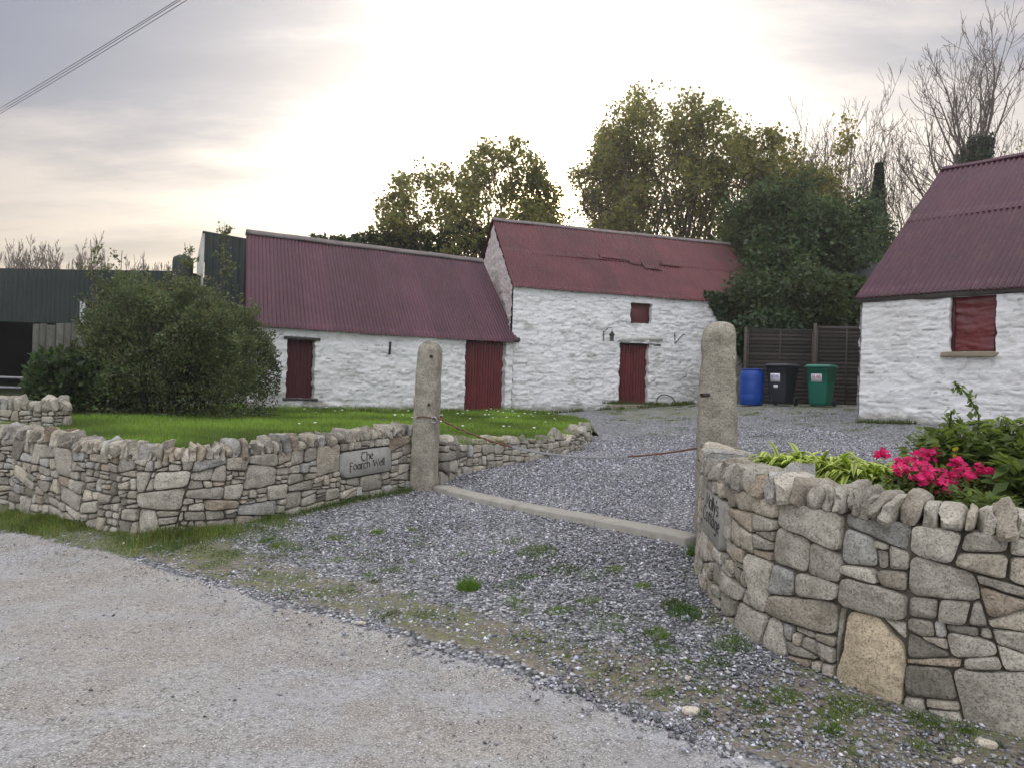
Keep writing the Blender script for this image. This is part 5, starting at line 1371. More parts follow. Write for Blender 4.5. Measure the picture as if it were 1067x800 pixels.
# tall thin saplings behind the bush by the tall shed
def sapling(label, x, y, z1, seed, leafy=1.0, yellow=0):
    r = np.random.default_rng(seed); zb = gz1(x, y); root = thing('sapling', (x, y, zb), label, 'sapling', 'thin saplings behind the big bush')
    n = 16; t = np.linspace(0, 1, n); P = np.stack([x + .12 * np.sin(t * 4 + seed), y + 0 * t, zb + (z1 - zb) * t], 1); S = Acc(); V, F = tube(P, np.linspace(.03, .006, n), 5); S.add(V, F); A = Acc()
    for i in range(34):
        tt = r.uniform(.35, 1); k = min(int(tt * (n - 1)), n - 2); p = P[k]; a = r.uniform(0, 2 * pi); ln_ = .55 * (1.1 - tt) + .12
        q_ = p + np.array([cos(a) * ln_, sin(a) * ln_, ln_ * .8]); V, F = tube([p, (p + q_) / 2 + [0, 0, -.02], q_], [.007, .005, .003], 4); S.add(V, F)
        m_ = int(26 * leafy); w = r.random((m_, 1)); c = p * (1 - w) + q_ * w + r.normal(0, .04, (m_, 3)); l_ = .055 * r.uniform(.6, 1.4, m_)
        V, F = kites(c, unit(r.normal(0, 1, (m_, 3))), unit(r.normal(0, 1, (m_, 3))), l_, l_ * .38); g = r.uniform(.7, 1.4, m_); A.add(V, F, np.repeat(np.stack([g * 1.1, g, g * .8], 1), 4, 0))
    build('stem', S, M['bark'], root); f = build('foliage', A, M['leaf_bush'], root)
    return root
sapling('sapling with the highest tip in front of the tall shed, nearest the barn roof', -6.62, 17.1, 5.0, 61)
sapling('sapling in front of the tall shed close to its pale side', -7.25, 16.8, 4.45, 62)
sapling('thin sapling tip standing above the long shed roof, left of the tank', -9.1, 16.6, 4.42, 63, .8)
sapling('short sapling showing above the bush top in front of the long shed', -8.2, 16.2, 4.15, 64, .8)

# ivy over the right end of the stone house
root = thing('ivy', (8.3, 25.0, 1.3), 'dark ivy mass draped over the right corner of the stone house and the fence end', 'ivy')
r = np.random.default_rng(71); A0 = np.array([-.05, 22.90]); B0 = np.array([7.90, 25.40]); e = (B0 - A0) / np.linalg.norm(B0 - A0); nrm = np.array([e[1], -e[0]])
n = 26000; s = r.uniform(6.4, 8.45, n); z = r.uniform(1.3, 4.75, n)
bound = 4.45 - (s - 6.75) * 1.45 + .35 * fbm(np.stack([s * 1.5, z, 0 * s], 1), 3, 4)
k = (z > bound) | ((s > 8.0) & (z > 1.7)); s, z = s[k], z[k]; dd = r.uniform(.02, .35, len(s)) * (.4 + .6 * sstep(6.8, 8.2, s))
c = np.stack([A0[0] + e[0] * s + nrm[0] * dd, A0[1] + e[1] * s + nrm[1] * dd, z], 1)
n2 = 24000; u = unit(r.normal(0, 1, (n2, 3))); lump = 1 + .3 * fbm(u * 2.5, 3, 9); rad = (1 - .35 * r.random(n2) ** 2) * lump
c2 = np.array([8.75, 25.0, 3.0]) + u * rad[:, None] * np.array([1.25, 1.1, 1.75]); c2 = c2[(c2[:, 2] > 1.2)]
n3_ = 14000; u = unit(r.normal(0, 1, (n3_, 3))); rad = (1 - .35 * r.random(n3_) ** 2) * (1 + .3 * fbm(u * 2.5, 3, 19))
c3 = np.array([7.7, 22.6, 3.25]) + u * rad[:, None] * np.array([1.05, .7, .8]); c3 = c3[c3[:, 2] > 2.3]
c = np.concatenate([c, c2, c3]); m_ = len(c); out = np.array([nrm[0], nrm[1], .3])
ln = .12 * r.uniform(.6, 1.4, m_); V, F = kites(c, unit(r.normal(0, .7, (m_, 3)) + [0, 0, -.8]), unit(r.normal(0, .45, (m_, 3)) + out), ln, ln * .48)
g = r.uniform(.5, 1.6, m_); A = Acc().add(V, F, np.repeat(np.stack([g, g, g * .9], 1), 4, 0)); build('leaves', A, M['ivy'], root)
V, F = tubes(np.array([[(8.5, 24.95, 1.1), (8.55, 24.9, 2.2), (8.3, 24.9, 3.4), (7.6, 24.9, 4.3)], [(8.4, 24.9, 1.1), (8.2, 24.9, 2.4), (7.9, 24.95, 3.3), (7.3, 24.85, 4.2)]]), np.full((2, 4), .05), 6); build('stems', Acc().add(V, F), M['bark'], root)
# hedge behind the fence
def hedge(label, P0, P1, h, w, n, m, seed, size=.12):
    r = np.random.default_rng(seed); P0 = np.array(P0, float); P1 = np.array(P1, float); zb = gz1(*((P0 + P1) / 2)); root = thing('hedge', (*((P0 + P1) / 2), zb), label, 'hedge')
    t = r.random(n); a = r.uniform(0, 2 * pi, n); lump = 1 + .32 * fbm(np.stack([t * np.linalg.norm(P1 - P0) * .8, np.cos(a), np.sin(a)], 1), 3, seed)
    rr = (1 - .4 * r.random(n) ** 2) * lump; e = (P1 - P0) / np.linalg.norm(P1 - P0); n_ = np.array([-e[1], e[0]])
    xy = P0 + (P1 - P0) * t[:, None] + n_ * (np.cos(a) * rr * w)[:, None]; z = zb + h * .55 + np.sin(a) * rr * h * .5
    c = np.column_stack([xy, z]); c = c[c[:, 2] > zb]; m_ = len(c); ln = size * r.uniform(.6, 1.4, m_)
    V, F = kites(c, unit(r.normal(0, 1, (m_, 3))), unit(r.normal(0, .7, (m_, 3)) + [0, -.2, .7]), ln, ln * .42); g = (.68 + .8 * fbm(c * 1.6, 3, seed)) * r.uniform(.7, 1.3, m_)
    build('foliage', Acc().add(V, F, np.repeat(np.stack([g * 1.1, g, g * .8], 1), 4, 0)), m, root)
    k = 14; t = np.linspace(.05, .95, k); S = Acc()
    for v in t:
        p = P0 + (P1 - P0) * v; V, F = tube([(p[0], p[1], zb - .1), (p[0] + r.normal(0, .1), p[1], zb + h * .5), (p[0] + r.normal(0, .2), p[1], zb + h * .85)], [.04, .03, .01], 5); S.add(V, F)
    build('stems', S, M['bark'], root)
hedge('overgrown dark green hedge showing above the panel fence', (8.1, 22.9), (10.3, 22.5), 3.4, .8, 22000, M['leaf_dark'], 81)
hedge('lower dark hedge end below the slate hut roof beside the cottage', (10.5, 22.4), (12.6, 22.0), 2.6, .6, 11000, M['leaf_dark'], 84)
hedge('dark undergrowth hedge behind the stone house and the barn', (-8, 30), (9, 33.5), 6.2, 1.6, 60000, M['leaf_dark'], 82, .18)
hedge('dark undergrowth hedge behind the slate hut', (9.0, 31.0), (24, 34.0), 5.8, 1.4, 52000, M['leaf_dark'], 83, .18)

# lawn: turf sheet plus blades
def lawn():
    xs = np.arange(-9.8, 2.3, .15); ys = np.arange(7.0, 24.0, .15); X, Y = np.meshgrid(xs, ys); x = X.ravel(); y = Y.ravel()
    ins = inside(x, y, LAWN); P = np.array(LAWN + [LAWN[0]]); d = dist_poly(x, y, P); sd = np.where(ins, d, -d)
    z = .765 + .035 * fbm(np.stack([x * .8, y * .8, 0 * x], 1), 3, 2) + .05 * sstep(16, 22, y) * 0
    z = np.where(ins, z, z - .9 * np.clip(-sd - .02, 0, 1)); z = z - .02 * (1 - sstep(0, .3, sd)) * ins
    F = gridfaces(len(xs), len(ys)); k = ins[F].all(1) | ((sd[F] > -.22).any(1) & (x[F].min(1) > -1.0) & (y[F].min(1) > 15.2)); f = F[k]; u, inv = np.unique(f, return_inverse=True)
    build('lawn', Acc().add(np.stack([x, y, z], 1)[u], inv.reshape(f.shape)), M['lawnsoil'], smooth=True, kind='structure')
lawn()
def blades(r, x, y, z, h, w, lean=.45):
    n = len(x); a = r.uniform(0, 2 * pi, n); b = a + r.normal(0, .5, n) + pi / 2; ln = np.abs(r.normal(0, lean, n)) * h
    s = np.stack([np.cos(a), np.sin(a), 0 * a], 1) * (w / 2)[:, None]; d = np.stack([np.cos(b) * ln, np.sin(b) * ln, h], 1); p = np.stack([x, y, z - .01], 1)
    mid_ = p + d * .55 * np.array([.6, .6, 1.05])
    V = np.stack([p - s, p + s, mid_ + s * .7, p + d, mid_ - s * .7], 1).reshape(-1, 3); k = (np.arange(n) * 5)[:, None, None]
    F = (np.array([[0, 1, 2], [0, 2, 4], [4, 2, 3]])[None] + k).reshape(-1, 3); return V, F
r = np.random.default_rng(91); n = 210000; x = r.uniform(-9.0, 1.9, n); y = 7.2 + 16 * r.random(n) ** 1.25
k = inside(x, y, LAWN); pm_ = fbm(np.stack([x * .9, y * .9, 0 * x], 1), 3, 44); x, y, pm_ = x[k], y[k], pm_[k]
edge = dist_poly(x, y, np.array(LAWN)); wall_ = dist_poly(x, y, np.array([(-6.35, 18.4), (-.02, 22.77)]))
h = (.05 + .05 * r.random(len(x)) ** 2) * (1 + .6 * pm_) * (1 + 1.0 * np.exp(-wall_ / .35) + .5 * np.exp(-edge / .2)); w = np.clip(.0045 * (y / 8), .004, .012)
V, F = blades(r, x, y, .77 + .035 * fbm(np.stack([x * .8, y * .8, 0 * x], 1), 3, 2), h, w); g = (1 + .9 * pm_) * r.uniform(.65, 1.35, len(x)); C = np.stack([g * r.uniform(.85, 1.3, len(x)), g, g * .9], 1)
build('lawn_grass', Acc().add(V, F, np.repeat(C, 5, 0)), M['grass'], kind='stuff')
# daisies in the lawn
A = Acc(); n = 0
while n < 70:
    x_, y_ = r.uniform(-6, 1.6), r.uniform(12, 21.8)
    if not inside(np.array([x_]), np.array([y_]), LAWN)[0] or r.random() > (.25 + .9 * (abs(y_ - 19) < 2.5)): continue
    c = np.array([x_, y_, .77 + .13 * r.random() + .03]); V = [c] + [c + .028 * np.array([cos(t), sin(t) , .2 * sin(t)]) for t in np.linspace(0, 2 * pi, 8)[:-1]]
    A.add(np.array(V), np.array([[0, i + 1, (i + 1) % 7 + 1] for i in range(7)])); n += 1
build('daisies', A, M['daisy'], kind='stuff')

# verge grass, tufts in the gravel and weeds at wall feet
def along(P, n, r, off, sd, sA=0, sB=1):
    P = np.asarray(P, float); S = np.concatenate([[0], np.cumsum(np.linalg.norm(np.diff(P, axis=0), axis=1))]); s = r.uniform(sA, sB, n) * S[-1]
    T = np.gradient(P, axis=0); T = unit(T); x = np.interp(s, S, P[:, 0]); y = np.interp(s, S, P[:, 1]); tx = np.interp(s, S, T[:, 0]); ty = np.interp(s, S, T[:, 1])
    o = off + np.abs(r.normal(0, sd, n)); return x + ty * o, y - tx * o
A = Acc(); B_ = Acc()
def tuft(acc, x, y, n, rad, h, tint=(1, 1, 1), w=.005):
    a = r.uniform(0, 2 * pi, n); q_ = rad * np.sqrt(r.random(n)); X = x + np.cos(a) * q_; Y = y + np.sin(a) * q_
    hh = h * r.uniform(.35, 1.1, n) * (1.1 - .6 * q_ / rad); V, F = blades(r, X, Y, gz(X, Y) + .005, hh, np.full(n, w), .7)
    g = r.uniform(.6, 1.4, n); acc.add(V, F, np.repeat(np.stack([g * tint[0], g * tint[1], g * tint[2]], 1), 5, 0))
x, y = along(LW[:118], 60000, r, .0, .26); k = (road_d(x, y) > .03) & (r.random(len(x)) < np.clip(.55 + .8 * fbm(np.stack([x * 3.5, y * 3.5, 0 * x], 1), 3, 8), .05, 1) * (1 - .8 * sstep(-2.9, -1.9, x))); x, y = x[k], y[k]
hh = (.015 + .05 * r.random(len(x)) ** 2.2) * np.clip(1.15 + vnoise(np.stack([x * 1.6, y * 1.6, 0 * x], 1), 5), .4, 2); V, F = blades(r, x, y, gz(x, y) + .005, hh, np.full(len(x), .0045), .7)
g = r.uniform(.6, 2.0, len(x)) * (1 + .5 * fbm(np.stack([x * 3, y * 3, 0 * x], 1), 3, 6)); dry = 1 + .7 * (r.random(len(x)) < .3); A.add(V, F, np.repeat(np.stack([g * .95 * dry, g, g * .9], 1), 5, 0))
x, y = along(LW[110:], 2500, r, .02, .06); V, F = blades(r, x, y, gz(x, y) + .005, .03 + .07 * r.random(len(x)) ** 2, np.full(len(x), .0045), .7); A.add(V, F, np.repeat(r.uniform(.5, 1.3, (len(x), 1)) * np.ones((1, 3)), 5, 0))
build('verge_grass', A, M['weed'], kind='stuff')
A = Acc()
YG = (1.35, 1.35, .8)
spots = [(-.28, 5.72, .085, .14, 520, (1.2, 1.4, .9)), (.25, 6.55, .20, .06, 800, (1, 1, 1)), (.05, 6.9, .12, .05, 350, (1, 1, 1)), (-1.25, 7.4, .08, .07, 260, YG), (-.95, 7.5, .06, .05, 160, YG), (-1.6, 7.2, .12, .05, 300, YG),
         (1.0, 5.6, .07, .06, 200, YG), (1.15, 5.2, .10, .08, 240, (.7, .6, .6)), (.95, 4.75, .09, .06, 260, YG), (.35, 5.2, .08, .05, 220, YG), (.6, 5.35, .09, .05, 220, YG), (.05, 5.4, .09, .05, 200, YG), (1.35, 4.55, .13, .07, 420, (1, 1.1, .9)),
         (1.18, 5.05, .12, .09, 420, (.65, .9, .7)), (1.45, 3.95, .10, .05, 300, YG), (1.62, 3.75, .09, .045, 240, YG), (1.75, 3.85, .12, .05, 420, YG), (1.25, 3.85, .08, .04, 200, (1, 1, 1)), (1.55, 3.62, .07, .05, 260, (1, 1.1, .8)), (2.05, 3.72, .09, .05, 260, (1, 1, .9)),
         (1.9, 3.5, .07, .035, 160, YG), (.75, 3.95, .06, .04, 120, YG), (.5, 4.4, .06, .03, 100, YG), (-1.9, 6.1, .12, .04, 320, YG), (-1.2, 5.75, .12, .04, 280, YG), (-2.4, 6.6, .15, .05, 420, (1, 1.1, .9)), (-2.0, 6.9, .15, .05, 380, YG), (-.7, 5.6, .10, .04, 220, YG), (-.9, 6.2, .11, .05, 300, (1, 1, .9)),
         (-1.45, 6.5, .12, .045, 300, YG), (-3.0, 6.75, .15, .06, 500, (1, 1.1, .9)), (-.2, 5.15, .1, .035, 200, YG), (.15, 4.8, .08, .03, 160, YG), (1.62, 6.05, .07, .17, 260, (.8, 1.1, .8)), (1.52, 6.25, .06, .15, 200, (.8, 1.1, .8)), (-.75, 9.25, .06, .05, 80, (1, 1, 1)),
         (.85, 6.0, .09, .05, 200, YG), (.5, 6.1, .1, .04, 200, (.9, .7, .6)), (-.4, 6.6, .1, .04, 160, YG), (0.7, 4.9, .1, .035, 220, YG), (.9, 4.3, .09, .03, 160, YG), (-.55, 5.15, .1, .035, 200, YG)]
for (x_, y_, rd_, h_, n_, tn) in spots: tuft(A, x_, y_, n_, rd_, h_, tn, .004)
for i in range(1700):
    x_, y_ = r.uniform(-3.4, 3.0), r.uniform(3.2, 8.0); q_ = float(road_d(np.array([x_]), np.array([y_]))[0])
    if q_ < .06 or q_ > 1.3 or (x_ > 1.3 and y_ > 3.9) : continue
    tuft(A, x_, y_, int(r.uniform(12, 80)), r.uniform(.02, .12), r.uniform(.012, .045), YG if r.random() < .7 else (.8, .9, .7), .0035)
for i in range(150):
    x_, y_ = r.uniform(-3.2, 2.2), r.uniform(3.3, 7.8); q_ = float(road_d(np.array([x_]), np.array([y_]))[0])
    if q_ < .12 or q_ > 1.9 or (x_ > 1.25 and y_ > 4.2) or (x_ < -1.6 and q_ > 1.1): continue
    tuft(A, x_, y_, int(r.uniform(90, 260)), r.uniform(.06, .15), r.uniform(.025, .055), [(1.1, 1.25, .7), (.8, 1.0, .7), (.9, .7, .55), (1.3, 1.35, .8)][int(r.integers(4))], .0032)
build('gravel_weeds', A, M['weed'], kind='stuff')
A = Acc()
# weeds near the houses
hs = [((7.02, 15.5), (11, 10.7), 2600, .10), ((3.2, 23.8), (7.9, 25.3), 2600, .16), ((-6.3, 18.3), (3.2, 23.7), 3200, .12)]
for P0, P1, n_, h_ in hs:
    x, y = along(np.array([P0, P1]), n_, r, .03, .10); k = vnoise(np.stack([x * 2.5, y * 2.5, 0 * x], 1), 14) > -.15; x, y = x[k], y[k]
    z = np.maximum(gz(x, y), np.where(inside(x, y, LAWN), .77, -9)); V, F = blades(r, x, y, z, h_ * r.uniform(.3, 1.3, len(x)), np.full(len(x), .014), .7); g = r.uniform(.4, 1.1, len(x)); A.add(V, F, np.repeat(np.stack([g, g, g * .8], 1), 5, 0))
for i in range(330):
    x_, y_ = r.uniform(2.2, 9.0), r.uniform(12.5, 22.5)
    if x_ > 6.6 and y_ < 15.4 - (x_ - 6.6): pass
    tuft(A, x_, y_, int(r.uniform(20, 60)), r.uniform(.08, .3), r.uniform(.02, .06), (.8, .9, .7), .009)
for k_ in range(26):
    s_ = r.uniform(3.0, 5.3); d_ = r.uniform(.1, .9); x_ = A0[0] + e[0] * s_ + nrm[0] * d_ if False else -.05 + .954 * s_ + .3 * d_; y_ = 22.9 + .3 * s_ - .954 * d_
    n_ = 60; aa = r.normal(0, .14, (n_, 2)); X = x_ + aa[:, 0]; Y = y_ + aa[:, 1]; zz = np.where(d_ < .6, 1.1, gz(X, Y)); V, F = blades(r, X, Y, zz, r.uniform(.04, .16, n_), np.full(n_, .012), .8); g = r.uniform(.4, 1, n_); A.add(V, F, np.repeat(np.stack([g, g, g * .8], 1), 5, 0))
build('yard_weeds', A, M['weed'], kind='stuff')

# ------------------------------------------------------------------ flower bed behind the right wall
def bed():
    xs = np.arange(1.3, 6.8, .08); ys = np.arange(2.7, 7.4, .08); X, Y = np.meshgrid(xs, ys); x = X.ravel(); y = Y.ravel()
    ins = inside(x, y, BED); P = np.array(BED + [BED[0]]); d = dist_poly(x, y, P); dw = dist_poly(x, y, RW)
    top = .95 - .0 * dw; g_ = gz(x, y); back = np.where(dw > .4, sstep(0, .7, d), 1.0); z = g_ + (np.maximum(top, g_ + .02) - g_) * back + .025 * fbm(np.stack([x * 4, y * 4, 0 * x], 1), 3, 6)
    F = gridfaces(len(xs), len(ys)); k = ins[F].all(1); f = F[k]; u, inv = np.unique(f, return_inverse=True)
    build('flower_bed_soil', Acc().add(np.stack([x, y, z], 1)[u], inv.reshape(f.shape)), M['bedsoil'], smooth=True, kind='structure')
bed()
def strap(acc, r, base, az, ln, w, arch, col_in, col_edge, tilt=1.0, seg=7):
    """broad arching leaf with a coloured margin: 4 columns across"""
    t = np.linspace(0, 1, seg); out = np.array([cos(az), sin(az), 0]); side = np.array([-sin(az), cos(az), 0])
    up = tilt * t - arch * t * t; c = base + out * (ln * (t * .9))[:, None] + np.array([0, 0, 1.]) * (ln * up)[:, None]
    wd = w * np.sin(np.clip(t * .93 + .07, 0, 1) * pi) ** .7; V = []; C = []
    for k, (f, lift) in enumerate(((-1, .30), (-.62, .16), (0, 0), (.62, .16), (1, .30))):
        V.append(c + side * (wd * f)[:, None] + np.array([0, 0, 1.]) * (wd * lift)[:, None]); C.append(np.tile(col_edge if abs(f) > .55 else col_in, (seg, 1)))
    V = np.stack(V, 1).reshape(-1, 3); C = np.stack(C, 1).reshape(-1, 3); acc.add(V, gridfaces(5, seg), C)
r = np.random.default_rng(95)
root = thing('hosta', (2.15, 5.25, .95), 'low clump of arching yellow-edged green leaves just behind the wall coping', 'plant'); A = Acc()
for cx_, cy_ in ((1.98, 5.72), (2.05, 5.45), (2.18, 5.25), (2.28, 5.02), (2.15, 5.75), (2.3, 5.5), (2.42, 5.2), (2.36, 4.86), (2.52, 4.98), (2.22, 5.05), (2.45, 5.4), (2.1, 5.6), (2.5, 4.8)):
    for i in range(95):
        az = r.uniform(0, 2 * pi); ln = r.uniform(.13, .26); g = r.uniform(.6, 1.2)
        strap(A, r, np.array([cx_ + r.normal(0, .045), cy_ + r.normal(0, .045), 1.01 + r.uniform(-.01, .07)]), az, ln, r.uniform(.014, .024), r.uniform(.7, 1.6), np.array([.10, .22, .035]) * g, np.array([.56, .64, .13]) * g, r.uniform(.6, 1.45))
build('leaves', A, M['hosta'], root, smooth=True)

root = thing('azalea', (2.55, 4.62, .95), 'low shrub covered in bright pink flowers spilling near the wall top', 'flowering plant'); A = Acc(); Fl = Acc(); S = Acc()
n = 5200; u = unit(r.normal(0, 1, (n, 3))); c = np.array([2.60, 4.60, 1.0]) + u * r.uniform(.5, 1, (n, 1)) * np.array([.38, .26, .19]); c = c[c[:, 2] > .95]; m_ = len(c); ln = .035 * r.uniform(.6, 1.4, m_)
V, F = kites(c, unit(r.normal(0, 1, (m_, 3)) + [0, 0, .3]), unit(r.normal(0, .7, (m_, 3)) + [0, 0, .7]), ln, ln * .3); g = r.uniform(.4, 1.2, m_); A.add(V, F, np.repeat(np.stack([g * 1.1, g, g * .7], 1), 4, 0)); build('leaves', A, M['leaf_mid'], root)
for k in range(60):
    a = r.uniform(0, 2 * pi); q_ = r.uniform(.2, 1); p = np.array([2.6 + cos(a) * q_ * .34, 4.6 + sin(a) * q_ * .22, 1.12]); V, F = tube([(2.6 + cos(a) * .06, 4.6 + sin(a) * .05, .93), (p + [2.6, 4.6, .93]) / 2 + [0, 0, .02], p], [.006, .004, .003], 4); S.add(V, F)
build('stems', S, M['bark'], root)
cl = [(2.30, 4.74, 1.24, .035), (2.33, 4.55, 1.16, .04), (2.40, 4.70, 1.20, .04), (2.52, 4.72, 1.24, .06), (2.60, 4.75, 1.24, .05), (2.47, 4.50, 1.15, .06), (2.56, 4.46, 1.14, .06), (2.50, 4.42, 1.10, .05), (2.66, 4.50, 1.16, .06), (2.75, 4.52, 1.17, .06), (2.80, 4.50, 1.17, .035), (2.68, 4.62, 1.21, .04), (2.40, 4.46, 1.13, .05), (2.45, 4.62, 1.19, .04)]
for (x_, y_, z_, q_) in cl:
    for k in range(int(16 + q_ * 260)):
        c = np.array([x_, y_, z_]) + r.normal(0, 1, 3) * q_ * np.array([.55, .5, .4]); nrm_ = unit(np.array([r.normal(0, .5), -.6 + r.normal(0, .5), .7])); t1 = unit(np.cross(nrm_, [0, 0, 1.])); t2 = np.cross(nrm_, t1); g = r.uniform(.65, 1.25)
        for j in range(5):
            a = j * 2 * pi / 5 + r.uniform(0, .3); d = unit(t1 * cos(a) + t2 * sin(a) + nrm_ * .45)
            V, F = kites(c[None], d[None], nrm_[None], np.array([.021 * r.uniform(.8, 1.2)]), np.array([.0085])); Fl.add(V, F, np.ones(3) * g)
build('flowers', Fl, M['petal'], root)

def leafy_plant(name, label, cx, cy, zb, rx, ry, h, n, m, size, wid, seed, stems=24):
    r = np.random.default_rng(seed); root = thing(name, (cx, cy, zb), label, 'plant'); S = Acc(); A = Acc()
    for i in range(stems):
        a = r.uniform(0, 2 * pi); q_ = math.sqrt(r.random()); hh = h * (1 - .35 * q_ * q_) * r.uniform(.7, 1.08); k_ = 9; t = np.linspace(0, 1, k_)
        P = np.stack([cx + cos(a) * rx * q_ * (.35 + .65 * t), cy + sin(a) * ry * q_ * (.35 + .65 * t), zb + hh * t ** .9], 1); V, F = tube(P, np.linspace(.007, .003, k_), 5); S.add(V, F)
        m_ = n // stems; w = r.uniform(.15, 1, m_) ** .8; ii = np.minimum((w * (k_ - 1)).astype(int), k_ - 2); c = P[ii] + r.normal(0, .012, (m_, 3)); az = r.uniform(0, 2 * pi, m_)
        # petiole then leaflet
        off = r.uniform(.02, .10, m_); dr = np.stack([np.cos(az), np.sin(az), r.uniform(-.1, .6, m_)], 1); c = c + dr * off[:, None]
        ln = size * r.uniform(.6, 1.35, m_); V, F = kites(c, unit(dr + r.normal(0, .35, (m_, 3))), unit(r.normal(0, .35, (m_, 3)) + [0, -.15, 1]), ln, ln * wid, .3); g = r.uniform(.6, 1.4, m_) * (.8 + .4 * (c[:, 2] - zb) / h)
        A.add(V, F, np.repeat(np.stack([g * 1.0, g, g * .85], 1), 4, 0))
    build('stems', S, M['leaf_mid'], root); build('leaves', A, m, root); return root
leafy_plant('leafy_plant', 'tall dense green leafy plant behind the pink flowers', 3.05, 4.95, .92, .50, .38, .58, 3400, M['leaf_mid'], .075, .30, 31, 40)
leafy_plant('leafy_plant', 'broad green plant with larger leaves at the right edge of the flower bed', 3.25, 4.35, .92, .42, .32, .44, 1900, M['leaf_mid'], .11, .26, 32, 30)
leafy_plant('leafy_plant', 'low pale green plant just behind the wall coping below the pink flowers', 2.62, 4.18, .93, .16, .12, .16, 300, M['leaf_mid'], .075, .2, 33, 9)
leafy_plant('leafy_plant', 'small upright green plant behind the coping near the right edge', 3.02, 3.95, .93, .22, .14, .24, 420, M['leaf_mid'], .09, .2, 34, 12)
leafy_plant('leafy_plant', 'low mixed greenery between the striped leaves and the pink flowers', 2.25, 4.62, .93, .16, .16, .13, 520, M['leaf_mid'], .045, .35, 35, 14)
# tall flowering stalk
root = thing('tall_stalk', (2.98, 4.9, .95), 'tall bent leafy stalk standing above the green plant in the bed', 'plant'); S = Acc(); A = Acc()
for P in ([(2.98, 4.92, .95), (2.99, 4.9, 1.3), (2.97, 4.88, 1.50), (2.88, 4.86, 1.63), (2.80, 4.86, 1.69)], [(2.80, 4.95, .95), (2.80, 4.93, 1.3), (2.82, 4.92, 1.52)]):
    V, F = tube(P, .006, 6); S.add(V, F); Q = catmull(P, 8)
    for i in range(46):
        p = Q[int(r.uniform(.55, 1) * (len(Q) - 1))]; c = p + r.normal(0, .018, 3); V, F = kites(c[None], unit(r.normal(0, 1, (1, 3))), unit(r.normal(0, .5, (1, 3)) + [0, 0, 1]), np.array([.045 * r.uniform(.6, 1.3)]), np.array([.014])); A.add(V, F, np.ones(3) * r.uniform(.9, 1.7))
build('stem', S, M['leaf_mid'], root); build('leaves', A, M['leaf_mid'], root)
root = thing('yellow_flower', (2.72, 4.66, .95), 'few tiny yellow blooms just above the pink flowers', 'flower')
V, F = tube([(2.72, 4.68, .96), (2.72, 4.67, 1.26)], .004, 5); build('stem', Acc().add(V, F), M['leaf_mid'], root)
for k in range(4):
    c = np.array([2.72 + r.normal(0, .03), 4.66 + r.normal(0, .02), 1.27 + r.normal(0, .015)]); A = Acc(); V, F = tube([(2.72, 4.67, 1.25), tuple(c)], .002, 4); A.add(V, F, (.3, .5, .3))
    for j in range(5):
        a = j * 1.256; V, F = kites(c[None], unit(np.array([[cos(a), -.3, sin(a)]])), np.array([[0, -1., 0]]), np.array([.014]), np.array([.006])); A.add(V, F)
    build('bloom', A, M['yellowleaf'], root)

# a few larger loose stones on the verge
for i, (x_, y_, s_, lb) in enumerate(((2.22, 3.52, .035, 'pale angular loose stone on the verge near the lower right corner'), (-.93, 5.02, .028, 'small pale loose stone at the road edge left of the middle'), (.93, 3.78, .03, 'flat whitish loose stone on the verge in the lower middle'), (2.0, 3.36, .03, 'tan loose stone nearest the lower right corner'), (1.0, 4.15, .022, 'small white loose stone in the gravel above the flat whitish one'))):
    V, F = superstone(np.array([x_, y_, gz1(x_, y_) + s_ * .3]), unit(np.array([1, .4 * (i - 2), 0])), unit(np.array([-.4 * (i - 2), 1, 0])), z3, s_ * 1.3, s_ * .8, s_ * .55, 3, rng, i * 3 + 1)
    build('loose_stone', Acc().add(V, F, (1.3, 1.25, 1.15)), M['stone'], origin=(x_, y_, gz1(x_, y_)), label=lb, cat='stone', group='loose stones on the verge')

# ------------------------------------------------------------------ sky, sun, camera
SUN_EL, SUN_AZ = 13.4, 1.9      # degrees; azimuth clockwise from +Y
W = bpy.data.worlds.new('World'); SC.world = W; W.use_nodes = True; nt = W.node_tree; nt.nodes.clear(); q = N(nt)
out = q.n('ShaderNodeOutputWorld')
sky = q.n('ShaderNodeTexSky'); sky.sky_type = 'NISHITA'; sky.sun_disc = False; sky.sun_elevation = radians(SUN_EL); sky.sun_rotation = radians(SUN_AZ); sky.air_density = 1.2; sky.dust_density = 2.5; sky.ozone_density = 1.0
bg = q.n('ShaderNodeBackground'); bg.inputs[1].default_value = .10; q.L(sky.outputs[0], bg.inputs[0])
tc = q.n('ShaderNodeTexCoord'); D = tc.outputs['Generated']
sp = q.n('ShaderNodeSeparateXYZ'); q.L(D, sp.inputs[0])
zc = q.math('ADD', q.math('MAXIMUM', sp.outputs[2], 0.0), .14)
cx = q.math('DIVIDE', sp.outputs[0], zc); cy = q.math('DIVIDE', sp.outputs[1], zc)
cb = q.n('ShaderNodeCombineXYZ'); q.L(cx, cb.inputs[0]); q.L(cy, cb.inputs[1])
mp = q.n('ShaderNodeMapping'); mp.inputs['Rotation'].default_value = (0, 0, radians(20)); mp.inputs['Scale'].default_value = (.42, 1.0, 1); mp.inputs['Location'].default_value = (3.1, 1.7, 0); q.L(cb.outputs[0], mp.inputs[0])
n1 = q.noise(mp.outputs[0], 1.1, 8, .58); n2 = q.noise(mp.outputs[0], 2.6, 7, .6)
cl = q.math('ADD', q.math('MULTIPLY', n1, .65), q.math('MULTIPLY', n2, .35))
sv = (sin(radians(SUN_AZ)) * cos(radians(SUN_EL)), cos(radians(SUN_AZ)) * cos(radians(SUN_EL)), sin(radians(SUN_EL)))
